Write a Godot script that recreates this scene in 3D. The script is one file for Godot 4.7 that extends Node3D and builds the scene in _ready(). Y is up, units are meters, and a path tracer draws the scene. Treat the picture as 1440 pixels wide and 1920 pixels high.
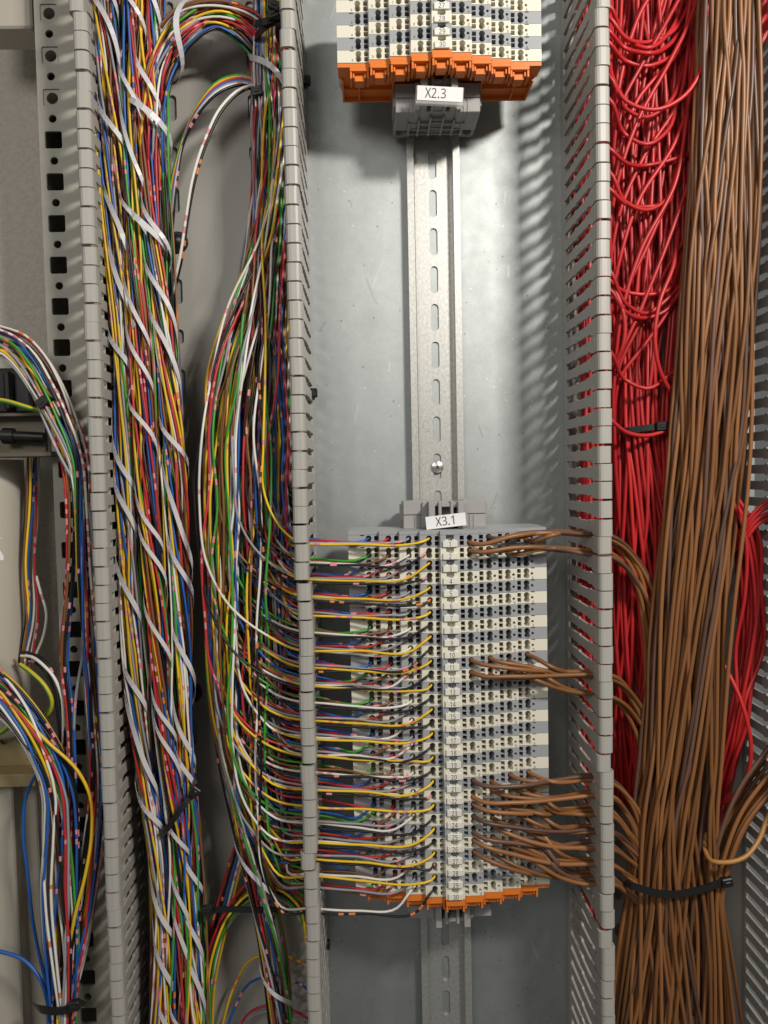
extends Node3D
# All shapes are worked out in millimetres (x right, y up, z out of the mounting plate) and committed in metres.

const MM := 0.001
const CAM_D := 530.0
const FOCAL := 1450.0
var cam_basis: Basis
var used := {}
var M := {}
var rng := RandomNumberGenerator.new()

# ------------------------------------------------------------------ mesh builder
class MB:
	var v := PackedVector3Array()
	var n := PackedVector3Array()
	var c := PackedColorArray()
	var ix := PackedInt32Array()
	var col := Color(1, 1, 1)
	func tri(a: Vector3, b: Vector3, d: Vector3, out: Vector3) -> void:
		var nn := (b - a).cross(d - a)
		if nn.length_squared() < 1e-12: return
		nn = nn.normalized()
		var i := v.size()
		if nn.dot(out) < 0.0:
			nn = -nn
			ix.append_array([i, i + 1, i + 2])
		else:
			ix.append_array([i, i + 2, i + 1])
		v.append_array([a, b, d])
		n.append_array([nn, nn, nn])
		c.append_array([col, col, col])
	func quad(a: Vector3, b: Vector3, d: Vector3, e: Vector3, out: Vector3) -> void:
		var nn := (d - a).cross(e - b)
		if nn.length_squared() < 1e-12: return
		nn = nn.normalized()
		var i := v.size()
		if nn.dot(out) < 0.0:
			nn = -nn
			ix.append_array([i, i + 1, i + 2, i, i + 2, i + 3])
		else:
			ix.append_array([i, i + 2, i + 1, i, i + 3, i + 2])
		v.append_array([a, b, d, e])
		n.append_array([nn, nn, nn, nn])
		c.append_array([col, col, col, col])
	# chamfered box between two corners
	func cbox(mn: Vector3, mx: Vector3, e: float) -> void:
		var m := (mn + mx) * 0.5
		var h := (mx - mn) * 0.5
		for a in 3:
			var b := (a + 1) % 3
			var k := (a + 2) % 3
			for s in [-1.0, 1.0]:
				var q := []
				for w in [[-1.0, -1.0], [1.0, -1.0], [1.0, 1.0], [-1.0, 1.0]]:
					var sg := Vector3.ZERO
					sg[a] = s; sg[b] = w[0]; sg[k] = w[1]
					q.append(_cp(m, h, e, sg, a))
				var o := Vector3.ZERO
				o[a] = s
				quad(q[0], q[1], q[2], q[3], o)
				if e > 0.0:
					for s2 in [-1.0, 1.0]:
						var g1 := Vector3.ZERO
						g1[a] = s; g1[b] = s2; g1[k] = -1.0
						var g2 := g1
						g2[k] = 1.0
						var o2 := Vector3.ZERO
						o2[a] = s; o2[b] = s2
						quad(_cp(m, h, e, g1, a), _cp(m, h, e, g2, a), _cp(m, h, e, g2, b), _cp(m, h, e, g1, b), o2)
		if e > 0.0:
			for i in 8:
				var sg := Vector3(1.0 if i & 1 else -1.0, 1.0 if i & 2 else -1.0, 1.0 if i & 4 else -1.0)
				tri(_cp(m, h, e, sg, 0), _cp(m, h, e, sg, 1), _cp(m, h, e, sg, 2), sg)
	func _cp(m: Vector3, h: Vector3, e: float, sg: Vector3, axis: int) -> Vector3:
		var p := m
		for a in 3:
			p[a] += sg[a] * (h[a] if a == axis else h[a] - e)
		return p
	# polygon (u, v) pushed along nn by d
	func prism(poly: PackedVector2Array, o: Vector3, uu: Vector3, vv: Vector3, nn: Vector3, d: float, caps := true, sides := true) -> void:
		var cnt := poly.size()
		var area := 0.0
		for i in cnt:
			area += poly[i].cross(poly[(i + 1) % cnt])
		if caps:
			var t := Geometry2D.triangulate_polygon(poly)
			for i in range(0, t.size(), 3):
				var p := [poly[t[i]], poly[t[i + 1]], poly[t[i + 2]]]
				var w := []
				for q in p: w.append(o + uu * q.x + vv * q.y)
				tri(w[0] + nn * d, w[1] + nn * d, w[2] + nn * d, nn * d)
				tri(w[0], w[1], w[2], -nn * d)
		if sides:
			for i in cnt:
				var a := poly[i]
				var b := poly[(i + 1) % cnt]
				var e := b - a
				var out2 := Vector2(e.y, -e.x) * (1.0 if area > 0.0 else -1.0)
				var pa := o + uu * a.x + vv * a.y
				var pb := o + uu * b.x + vv * b.y
				quad(pa, pb, pb + nn * d, pa + nn * d, uu * out2.x + vv * out2.y)
	# a flat rectangle with a star-shaped hole (walls go down by depth, with a floor unless open)
	func cell(o: Vector3, uu: Vector3, vv: Vector3, nn: Vector3, r: Rect2, poly: PackedVector2Array, depth: float, bottom := true, taper := 1.0) -> void:
		if poly.is_empty():
			quad(o + uu * r.position.x + vv * r.position.y, o + uu * r.end.x + vv * r.position.y, o + uu * r.end.x + vv * r.end.y, o + uu * r.position.x + vv * r.end.y, nn)
			return
		var pc := Vector2.ZERO
		for p in poly: pc += p
		pc /= poly.size()
		var ang := []
		for p in poly: ang.append((p - pc).angle())
		for p in [r.position, r.end, Vector2(r.position.x, r.end.y), Vector2(r.end.x, r.position.y)]:
			ang.append((p - pc).angle())
		ang.sort()
		var ins := []
		var outs := []
		for a in ang:
			var dir := Vector2.from_angle(a)
			var best := 1e9
			for i in poly.size():
				var hit = Geometry2D.segment_intersects_segment(pc, pc + dir * 1000.0, poly[i], poly[(i + 1) % poly.size()])
				if hit != null: best = min(best, (hit - pc).length())
			if best > 1e8:
				var bd := 1e9
				for p in poly:
					var dd: float = abs(angle_difference((p - pc).angle(), a))
					if dd < bd:
						bd = dd; best = (p - pc).length()
			ins.append(pc + dir * best)
			var tx := 1e9
			if abs(dir.x) > 1e-6: tx = ((r.end.x if dir.x > 0 else r.position.x) - pc.x) / dir.x
			var ty := 1e9
			if abs(dir.y) > 1e-6: ty = ((r.end.y if dir.y > 0 else r.position.y) - pc.y) / dir.y
			outs.append(pc + dir * min(tx, ty))
		for i in ang.size():
			var j := (i + 1) % ang.size()
			var a: Vector3 = o + uu * ins[i].x + vv * ins[i].y
			var b: Vector3 = o + uu * ins[j].x + vv * ins[j].y
			quad(a, b, o + uu * outs[j].x + vv * outs[j].y, o + uu * outs[i].x + vv * outs[i].y, nn)
			var ti: Vector2 = pc + (ins[i] - pc) * taper
			var tj: Vector2 = pc + (ins[j] - pc) * taper
			var a2: Vector3 = o + uu * ti.x + vv * ti.y - nn * depth
			var b2: Vector3 = o + uu * tj.x + vv * tj.y - nn * depth
			var mid: Vector2 = pc - (ins[i] + ins[j]) * 0.5
			quad(a, b, b2, a2, uu * mid.x + vv * mid.y)
			if bottom:
				tri(a2, b2, o + uu * pc.x + vv * pc.y - nn * depth, nn)
	# smooth tube along points; cols may be empty
	func tube(pts: PackedVector3Array, r: float, sides: int, cols := PackedColorArray(), cap := false) -> void:
		var cnt := pts.size()
		var up := Vector3(0, 0, 1)
		var base := v.size()
		for i in cnt:
			var t := (pts[min(i + 1, cnt - 1)] - pts[max(i - 1, 0)])
			if t.length_squared() < 1e-9: t = Vector3(0, 1, 0)
			t = t.normalized()
			var side := t.cross(up)
			if side.length_squared() < 1e-4: side = t.cross(Vector3(1, 0, 0))
			side = side.normalized()
			up = side.cross(t).normalized()
			var cc := cols[i] if cols.size() else col
			for k in sides:
				var a := TAU * k / sides
				var d := side * cos(a) + up * sin(a)
				v.append(pts[i] + d * r)
				n.append(d)
				c.append(cc)
		for i in cnt - 1:
			for k in sides:
				var p := base + i * sides + k
				var q := base + i * sides + (k + 1) % sides
				ix.append_array([p, q, p + sides, q, q + sides, p + sides])
		if cap:
			for e in [0, cnt - 1]:
				var dd := (pts[0] - pts[1]) if e == 0 else (pts[cnt - 1] - pts[cnt - 2])
				for k in sides:
					tri(pts[e], v[base + e * sides + k], v[base + e * sides + (k + 1) % sides], dd)
	# flat strap: rectangle w x t swept along points; nrm is the direction that its broad face looks
	func strap(pts: PackedVector3Array, nrm: PackedVector3Array, w: float, t: float) -> void:
		var prev := []
		for i in pts.size():
			var tg := (pts[min(i + 1, pts.size() - 1)] - pts[max(i - 1, 0)]).normalized()
			var sd := tg.cross(nrm[i]).normalized() * w * 0.5
			var nn := sd.cross(tg).normalized()
			if nn.dot(nrm[i]) < 0: nn = -nn
			var h := nn * t * 0.5
			var ring := [pts[i] - sd - h, pts[i] + sd - h, pts[i] + sd + h, pts[i] - sd + h]
			if i > 0:
				var dirs := [-nn, sd, nn, -sd]
				for k in 4:
					quad(prev[k], prev[(k + 1) % 4], ring[(k + 1) % 4], ring[k], dirs[k])
			prev = ring
	# body of revolution about z at o: profile of (radius, z)
	func lathe(o: Vector3, prof: PackedVector2Array, sides: int) -> void:
		for i in prof.size() - 1:
			for k in sides:
				var a := TAU * k / sides
				var b := TAU * (k + 1) / sides
				var da := Vector3(cos(a), sin(a), 0)
				var db := Vector3(cos(b), sin(b), 0)
				var e := prof[i + 1] - prof[i]
				var o3 := (da + db) * -e.y * 0.5 + Vector3(0, 0, e.x)
				if prof[i].y > prof[i + 1].y: o3 = (da + db) * -e.y * 0.5 + Vector3(0, 0, e.x)
				else: o3 = (da + db) * e.y * 0.5 + Vector3(0, 0, -e.x)
				quad(o + da * prof[i].x + Vector3(0, 0, prof[i].y), o + db * prof[i].x + Vector3(0, 0, prof[i].y), o + db * prof[i + 1].x + Vector3(0, 0, prof[i + 1].y), o + da * prof[i + 1].x + Vector3(0, 0, prof[i + 1].y), o3)
	func mesh() -> ArrayMesh:
		var arr := []
		arr.resize(Mesh.ARRAY_MAX)
		var s := PackedVector3Array()
		s.resize(v.size())
		for i in v.size(): s[i] = v[i] * MM
		arr[Mesh.ARRAY_VERTEX] = s
		arr[Mesh.ARRAY_NORMAL] = n
		arr[Mesh.ARRAY_COLOR] = c
		arr[Mesh.ARRAY_INDEX] = ix
		var m := ArrayMesh.new()
		m.add_surface_from_arrays(Mesh.PRIMITIVE_TRIANGLES, arr)
		return m

# ------------------------------------------------------------------ scene helpers
func numbered(called: String) -> String:
	var k: int = used.get(called, 0)
	used[called] = k + 1
	return called if k == 0 else "%s_%03d" % [called, k]

func tag(o: Node, label: String, category: String, group := "", kind := "") -> void:
	if label: o.set_meta("label", label)
	if category: o.set_meta("category", category)
	if group: o.set_meta("group", group)
	if kind: o.set_meta("kind", kind)

func thing(called: String, label: String, category: String, at := Vector3.ZERO, group := "") -> Node3D:
	var o := Node3D.new()
	o.name = numbered(called)
	add_child(o)
	o.position = at * MM
	tag(o, label, category, group)
	return o

func put(called: String, mesh: Mesh, mat: Material, parent: Node = null, at := Vector3.ZERO) -> MeshInstance3D:
	var o := MeshInstance3D.new()
	o.mesh = mesh
	o.material_override = mat
	o.position = at * MM
	if parent:
		var k := 0
		var nm := called
		while parent.has_node(nm):
			k += 1
			nm = "%s_%03d" % [called, k]
		o.name = nm
		parent.add_child(o, true)
	else:
		o.name = numbered(called)
		add_child(o, true)
	return o

func fast(called: String, idx: int, mesh: Mesh, mat: Material, parent: Node, at := Vector3.ZERO) -> MeshInstance3D:
	var o := MeshInstance3D.new()
	o.mesh = mesh
	o.material_override = mat
	o.position = at * MM
	o.name = called if idx == 0 else "%s_%03d" % [called, idx]
	parent.add_child(o, true)
	return o

func lin(r: float, g: float, b: float) -> Color:
	return Color(r, g, b).linear_to_srgb()

func mat(col: Color, rough := 0.5, metal := 0.0) -> StandardMaterial3D:
	var m := StandardMaterial3D.new()
	m.albedo_color = col
	m.roughness = rough
	m.metallic = metal
	return m

# point of the place seen at a pixel of the 1440 x 1920 photograph, at height z above the mounting plate
func W(px: float, py: float, z: float) -> Vector3:
	var d := cam_basis * Vector3((px - 720.0) / FOCAL, -(py - 960.0) / FOCAL, -1.0)
	return Vector3(0, 0, CAM_D) + d * ((z - CAM_D) / d.z)

func rr(a: float, b: float) -> float:
	return rng.randf_range(a, b)

func catmull(k: PackedVector3Array, step: float) -> PackedVector3Array:
	var out := PackedVector3Array()
	for i in k.size() - 1:
		var p0 := k[max(i - 1, 0)]
		var p1 := k[i]
		var p2 := k[i + 1]
		var p3 := k[min(i + 2, k.size() - 1)]
		# tangents scaled by the neighbouring chord lengths keep the curve free of loops
		var l1 := p1.distance_to(p2)
		var l0 := maxf(p0.distance_to(p1), 0.001)
		var l2 := maxf(p2.distance_to(p3), 0.001)
		var m1 := ((p1 - p0) / l0 * l1 / (l0 + l1) + (p2 - p1) / l1 * l0 / (l0 + l1)) * l1 if i > 0 else (p2 - p1)
		var m2 := ((p2 - p1) / l1 * l2 / (l1 + l2) + (p3 - p2) / l2 * l1 / (l1 + l2)) * l1 if i < k.size() - 2 else (p2 - p1)
		var cnt := int(maxf(1.0, ceil(l1 / step)))
		for j in cnt:
			var t := float(j) / cnt
			var t2 := t * t
			var t3 := t2 * t
			out.append(p1 * (2 * t3 - 3 * t2 + 1) + m1 * (t3 - 2 * t2 + t) + p2 * (-2 * t3 + 3 * t2) + m2 * (t3 - t2))
	out.append(k[k.size() - 1])
	return out

func px_path(k: Array) -> PackedVector3Array:
	var out := PackedVector3Array()
	for p in k: out.append(W(p[0], p[1], p[2]))
	return out

func ngon(c: Vector2, r: float, sides: int, from := 0.0) -> PackedVector2Array:
	var p := PackedVector2Array()
	for i in sides: p.append(c + Vector2.from_angle(from + TAU * i / sides) * r)
	return p

func rect(x0: float, y0: float, x1: float, y1: float) -> PackedVector2Array:
	return PackedVector2Array([Vector2(x0, y0), Vector2(x1, y0), Vector2(x1, y1), Vector2(x0, y1)])

func oblong(c: Vector2, w: float, h: float) -> PackedVector2Array:
	var p := PackedVector2Array()
	var r := w * 0.5
	for i in 7: p.append(c + Vector2(0, h * 0.5 - r) + Vector2.from_angle(PI * i / 6.0) * r)
	for i in 7: p.append(c - Vector2(0, h * 0.5 - r) + Vector2.from_angle(PI + PI * i / 6.0) * r)
	return p

func round_rect(c: Vector2, w: float, h: float, r: float) -> PackedVector2Array:
	var p := PackedVector2Array()
	for q in [[1, 1, 0.0], [-1, 1, 0.5], [-1, -1, 1.0], [1, -1, 1.5]]:
		for i in 4:
			p.append(c + Vector2(q[0] * (w * 0.5 - r), q[1] * (h * 0.5 - r)) + Vector2.from_angle(PI * (q[2] + i / 6.0)) * r)
	return p

func noise_tex(freq: float, c0: Color, c1: Color, size := 512, octaves := 4, seed_ := 1) -> NoiseTexture2D:
	var fn := FastNoiseLite.new()
	fn.seed = seed_
	fn.frequency = freq
	fn.fractal_octaves = octaves
	var t := NoiseTexture2D.new()
	t.width = size; t.height = size
	t.seamless = true
	t.noise = fn
	var g := Gradient.new()
	g.set_color(0, c0); g.set_color(1, c1)
	t.color_ramp = g
	return t

func text_mesh(s: String, height_mm: float, font: Font, squeeze := 1.0, depth := 0.06) -> ArrayMesh:
	var t := TextMesh.new()
	t.text = s
	t.font = font
	t.font_size = 32
	t.pixel_size = height_mm / 23.0     # capital height is about 0.72 of the font size
	t.depth = depth
	t.curve_step = 1.6
	var arr := t.get_mesh_arrays()
	var vs: PackedVector3Array = arr[Mesh.ARRAY_VERTEX]
	for i in vs.size(): vs[i] = Vector3(vs[i].x * squeeze, vs[i].y, vs[i].z) * MM
	arr[Mesh.ARRAY_VERTEX] = vs
	var m := ArrayMesh.new()
	m.add_surface_from_arrays(Mesh.PRIMITIVE_TRIANGLES, arr)
	return m

# ------------------------------------------------------------------ wires
const HUE := {
	"white": [0.74, 0.72, 0.67], "red": [0.50, 0.03, 0.04], "blue": [0.02, 0.11, 0.42], "green": [0.055, 0.34, 0.04],
	"yellow": [0.78, 0.50, 0.02], "brown": [0.20, 0.085, 0.03], "black": [0.010, 0.010, 0.012], "grey": [0.30, 0.31, 0.35]}
const HUES := ["white", "red", "blue", "green", "yellow", "brown", "black", "grey"]

func pick() -> String:
	var q := rng.randf()
	var i := 0
	for w in [0.21, 0.16, 0.10, 0.11, 0.16, 0.09, 0.09, 0.08]:
		if q < w: return HUES[i]
		q -= w
		i += 1
	return "white"

func hue(nm: String) -> Color:
	var h = HUE[nm]
	var k := rr(0.9, 1.08)
	return Color(h[0] * k, h[1] * k, h[2] * k)

# band patterns: 0 sparse single rings, 1 pairs of rings, 2 dense rings, 3 none
func wire_mesh(path: PackedVector3Array, r: float, base: Color, ring: Color, pattern: int, sides := 7) -> ArrayMesh:
	var mb := MB.new()
	var pts := PackedVector3Array()
	var cols := PackedColorArray()
	var nextb := rr(2, 30)
	var left := 0
	var s := 0.0
	var edges := []
	if pattern < 3:
		var total := 0.0
		for i in path.size() - 1: total += path[i].distance_to(path[i + 1])
		var p := nextb
		while p < total:
			var reps: int = [1, 2, 4][pattern]
			for q in reps:
				var ln := rr(2.6, 4.2)
				edges.append([p, p + ln])
				p += ln + rr(2.5, 3.6)
			p += [rr(30, 75), rr(24, 55), rr(14, 30)][pattern]
	var e := 0
	var inside := false
	pts.append(path[0]); cols.append(base)
	for i in path.size() - 1:
		var a := path[i]
		var b := path[i + 1]
		var l := a.distance_to(b)
		while e < edges.size():
			var at: float = edges[e][1] if inside else edges[e][0]
			if at >= s + l: break
			var p := a.lerp(b, clampf((at - s) / l, 0.02, 0.98))
			pts.append(p); cols.append(ring if inside else base)
			pts.append(p + (b - a) * 0.002); cols.append(base if inside else ring)
			if inside: e += 1
			inside = not inside
		s += l
		pts.append(b); cols.append(ring if inside else base)
	mb.tube(pts, r, sides, cols)
	return mb.mesh()

func strand(mb: MB, path: PackedVector3Array, r: float, base: Color) -> void:
	# a wire added to a larger mass, with a pair of rings now and then
	var cols := PackedColorArray()
	var ring := pink()
	var at := rng.randi() % 9
	for i in path.size():
		cols.append(ring if (i + at) % 9 == 0 and i % 2 == 0 else base)
	mb.tube(path, r, 6, cols)

func pink() -> Color:
	if rng.randf() < 0.14: return Color(0.72, 0.22, 0.06)
	var k := rr(0.85, 1.1)
	return Color(0.70 * k, 0.27 * k, 0.30 * k)

var wire_n := 0
func banded(path: PackedVector3Array, nm: String, label: String, group: String, r := 0.92, pattern := -1) -> void:
	if pattern < 0:
		var q := rng.randf()
		pattern = 0 if q < 0.36 else (1 if q < 0.58 else (2 if q < 0.66 else 3))
	var o := put("banded_wire", wire_mesh(path, r, hue(nm), pink(), pattern), M.wire)
	tag(o, label, "wire", group)

func plain_wire(called: String, path: PackedVector3Array, col: Color, label: String, group: String, r: float) -> void:
	var o := put(called, wire_mesh(path, r, col, col, 3, 8), M.cable)
	tag(o, label, "wire", group)

# a loom of n wires round a centre line of [px, py, z, half width in px, half depth in mm]; wires are pushed apart so that they lie side by side
func loom(knots: Array, n: int, r: float, wander := 0.45, step := 16.0, iters := 7, twist := 0.0) -> Array:
	var cen := PackedVector3Array()
	var siz := PackedVector3Array()
	for k in knots:
		cen.append(W(k[0], k[1], k[2]))
		siz.append(Vector3(k[3] * (CAM_D - k[2]) / FOCAL, k[4], 0))
	var total := 0.0
	for i in cen.size() - 1: total += cen[i].distance_to(cen[i + 1])
	var m := int(total / step) + 2
	var cs := PackedVector3Array()
	var ss := PackedVector3Array()
	# even stations along the centre line
	var fine := catmull(cen, 4.0)
	var finesz := PackedVector3Array()
	for i in cen.size() - 1:
		var cnt := int(maxf(1.0, ceil(cen[i].distance_to(cen[i + 1]) / 4.0)))
		for j in cnt: finesz.append(siz[i].lerp(siz[i + 1], smoothstep(0.0, 1.0, float(j) / cnt)))
	finesz.append(siz[siz.size() - 1])
	for k in m:
		var q := float(k) / (m - 1) * (fine.size() - 1)
		var i := int(q)
		var f := q - i
		var i2: int = min(i + 1, fine.size() - 1)
		cs.append(fine[i].lerp(fine[i2], f))
		ss.append(finesz[i].lerp(finesz[i2], f))
	var pos := []
	for i in n:
		var rad := sqrt(rng.randf())
		var th := rng.randf() * TAU
		var u := Vector2(cos(th), sin(th)) * rad
		var p1 := rng.randf() * TAU
		var p2 := rng.randf() * TAU
		var f1 := rr(0.6, 1.6)
		var f2 := rr(0.5, 1.5)
		var row := PackedVector2Array()
		for k in m:
			var t := float(k) * step / 100.0
			var w := u.rotated(-twist * t) + Vector2(sin(f1 * t + p1), sin(f2 * t + p2)) * wander
			if w.length() > 1.0: w = w.normalized()
			row.append(Vector2(w.x * ss[k].x, w.y * ss[k].y))
		pos.append(row)
	var dmin := r * 2.02
	for it in iters:
		for k in m:
			var sl := PackedVector2Array()
			for i in n: sl.append(pos[i][k])
			for i in n:
				var a := sl[i]
				for j in range(i + 1, n):
					var d := sl[j] - a
					if absf(d.x) < dmin and absf(d.y) < dmin:
						var l := d.length()
						if l < dmin:
							if l < 0.01:
								d = Vector2(rr(-1, 1), rr(-1, 1)); l = maxf(d.length(), 0.01)
							var pu := d / l * (dmin - l) * 0.5
							a -= pu
							sl[j] += pu
				sl[i] = a
			for i in n:
				sl[i].y = maxf(sl[i].y, -cs[k].z + r + 3.0)
				pos[i][k] = sl[i]
		if it < iters - 1:
			for i in n:
				var row: PackedVector2Array = pos[i]
				var o2 := row.duplicate()
				for k in range(1, m - 1): o2[k] = row[k] * 0.6 + (row[k - 1] + row[k + 1]) * 0.2
				pos[i] = o2
	var out := []
	for i in n:
		var pth := PackedVector3Array()
		for k in m:
			var tg := (cs[min(k + 1, m - 1)] - cs[max(k - 1, 0)])
			var nx := Vector3(-tg.y, tg.x, 0).normalized()
			pth.append(cs[k] + nx * pos[i][k].x + Vector3(0, 0, pos[i][k].y))
		out.append(catmull(pth, 6.0))
	return out

func tape(knots: Array, phase: float, pitch: float, label: String, width := 3.4) -> void:
	# ribbon wound round a loom: knots as for loom()
	var cen := PackedVector3Array()
	var siz := PackedVector3Array()
	for k in knots:
		cen.append(W(k[0], k[1], k[2]))
		siz.append(Vector3(k[3] * (CAM_D - k[2]) / FOCAL, k[4], 0))
	var fine := catmull(cen, 3.0)
	var fs := PackedVector3Array()
	for i in cen.size() - 1:
		var cnt := int(maxf(1.0, ceil(cen[i].distance_to(cen[i + 1]) / 3.0)))
		for j in cnt: fs.append(siz[i].lerp(siz[i + 1], float(j) / cnt))
	fs.append(siz[siz.size() - 1])
	var pts := PackedVector3Array()
	var nr := PackedVector3Array()
	var s := 0.0
	for i in fine.size():
		if i > 0: s += fine[i].distance_to(fine[i - 1])
		var tg := (fine[min(i + 1, fine.size() - 1)] - fine[max(i - 1, 0)]).normalized()
		var nx := Vector3(-tg.y, tg.x, 0).normalized()
		var a := phase - s / pitch * TAU + 0.8 * sin(s * 0.023 + phase) + 0.35 * sin(s * 0.061 + 2.0 * phase)
		var loose := 1.0 + 0.06 * sin(s * 0.05 + phase * 2.0)
		var d := nx * cos(a) * (fs[i].x + 1.3) * loose + Vector3(0, 0, sin(a) * (fs[i].y + 1.6) * loose)
		pts.append(fine[i] + d)
		nr.append((nx * cos(a) / (fs[i].x + 1.0) + Vector3(0, 0, sin(a) / (fs[i].y + 1.0)) + Vector3(0, 0, 0.02)).normalized())
	var mb := MB.new()
	mb.strap(pts, nr, width, 0.16)
	tag(put("binding_tape", mb.mesh(), M.tape), label, "tape", "white binding tapes wound round the looms")

func cable_tie(label: String, path: Array, head: Array, width := 3.4, facing := Vector3(0, 0, 1)) -> void:
	# head: px, py, z, turn in degrees
	var at := W(head[0], head[1], head[2])
	var o := thing("cable_tie", label, "cable tie", at)
	var pts := catmull(px_path(path), 4.0)
	var nr := PackedVector3Array()
	for i in pts.size():
		pts[i] -= at
		nr.append(facing)
	var mb := MB.new()
	mb.strap(pts, nr, width, 1.2)
	put("strap", mb.mesh(), M.black, o)
	mb = MB.new()
	mb.cbox(Vector3(-3.4, -2.9, -2.2), Vector3(3.4, 2.9, 2.6), 0.6)
	mb.cbox(Vector3(-1.7, -1.0, 2.4), Vector3(1.7, 1.0, 3.2), 0.3)
	var h := put("head", mb.mesh(), M.black, o)
	h.rotation_degrees.z = head[3]

# ------------------------------------------------------------------ wiring ducts
const DUCT_H := 80.0
const PITCH := 10.8

func finger_mesh(sg: float) -> ArrayMesh:
	# one tongue of a duct wall; the outer face is at x = 0 and the inside lies towards sg
	var mb := MB.new()
	var prof := [[8, 2.95], [31, 2.95], [32.4, 3.85], [34.2, 3.85], [35.6, 2.95], [55.5, 3.0], [56.9, 3.9], [58.7, 3.9], [60.1, 3.05], [64, 3.3], [68.5, 4.92], [71.5, 4.92]]
	var p := PackedVector2Array()
	for q in prof: p.append(Vector2(q[1], q[0]))
	for i in range(prof.size() - 1, -1, -1): p.append(Vector2(-prof[i][1], prof[i][0]))
	mb.prism(p, Vector3(0.15 * sg, 0, 0), Vector3(0, 1, 0), Vector3(0, 0, 1), Vector3(sg, 0, 0), 1.7)
	# head: rounded hollow lip that holds the lid
	var hd := PackedVector2Array([Vector2(0.3, 71.5), Vector2(0, 72.5), Vector2(0, 77.2), Vector2(0.35, 78.6), Vector2(1.3, 79.6), Vector2(2.6, 80), Vector2(5.6, 80), Vector2(7.3, 79.5), Vector2(8.3, 78.4), Vector2(8.6, 77), Vector2(8.6, 73.2), Vector2(7.8, 73.0), Vector2(7.6, 76.6), Vector2(6.6, 77.8), Vector2(3.2, 77.9), Vector2(2.1, 77.0), Vector2(1.85, 71.5)])
	for i in hd.size(): hd[i].x *= sg
	mb.prism(hd, Vector3(0, -4.92, 0), Vector3(1, 0, 0), Vector3(0, 0, 1), Vector3(0, 1, 0), 9.84)
	return mb.mesh()

func duct_wall(duct: Node3D, x: float, sg: float, mesh: ArrayMesh, start: int, joint: float) -> int:
	var mb := MB.new()
	if joint > -900:
		mb.cbox(Vector3(min(x, x + 2 * sg), joint + 0.6, 0.3), Vector3(max(x, x + 2 * sg), 350, 8), 0.2)
		mb.cbox(Vector3(min(x + 1.2, x + 1.2 + 2 * sg), -420, 0.3), Vector3(max(x + 1.2, x + 1.2 + 2 * sg), joint - 0.6, 8), 0.2)
	else:
		mb.cbox(Vector3(min(x, x + 2 * sg), -420, 0.3), Vector3(max(x, x + 2 * sg), 350, 8), 0.2)
	put("side_rail", mb.mesh(), M.pvc, duct)
	for i in 70:
		var y := 344.0 - PITCH * i
		var dx := 0.0
		if joint > -900 and y < joint: 
			y -= 1.6
			dx = 1.2
		var o := fast("finger", start + i, mesh, M.pvc, duct, Vector3(x + dx, y, 0))
		# each tongue leans a touch its own way
		o.rotation_degrees = Vector3(rr(-0.35, 0.35), rr(-0.3, 0.3), 0)
		if rng.randf() < 0.05: o.rotation_degrees += Vector3(rr(-0.9, 0.9), rr(-1.6, 1.6), 0)
	return start + 70

func duct_base(duct: Node3D, x0: float, x1: float, cols: Array) -> void:
	# floor of the duct: strips between columns of punched slots
	var mb := MB.new()
	var o := Vector3(0, 0, 2.3)
	var U := Vector3(1, 0, 0)
	var V := Vector3(0, 1, 0)
	var N := Vector3(0, 0, 1)
	var xs := x0
	for c in cols:
		mb.cell(o, U, V, N, Rect2(xs, -420, c - 6 - xs, 770), PackedVector2Array(), 0)
		var y := 350.0
		var i := 0
		while y > -420:
			# short and long holes take turns, as punched in the trade
			var h: float = [10.0, 17.0][i % 2]
			mb.cell(o, U, V, N, Rect2(c - 6, y - 30, 12, 30), oblong(Vector2(c, y - 15), 5.6, h), 2.0, false)
			y -= 30
			i += 1
		xs = c + 6
	mb.cell(o, U, V, N, Rect2(xs, -420, x1 - xs, 770), PackedVector2Array(), 0)
	# two shallow embossed lines along the floor
	mb.cbox(Vector3((x0 + x1) * 0.5 - 0.8, -420, 2.2), Vector3((x0 + x1) * 0.5 + 0.8, 350, 2.45), 0.1)
	put("floor", mb.mesh(), M.pvc, duct)

# ------------------------------------------------------------------ terminal blocks
const TOPS := [71.5, 68.0, 64.5, 61.0]
const RAIL_X := 48.2
const ROW := 7.376

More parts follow.
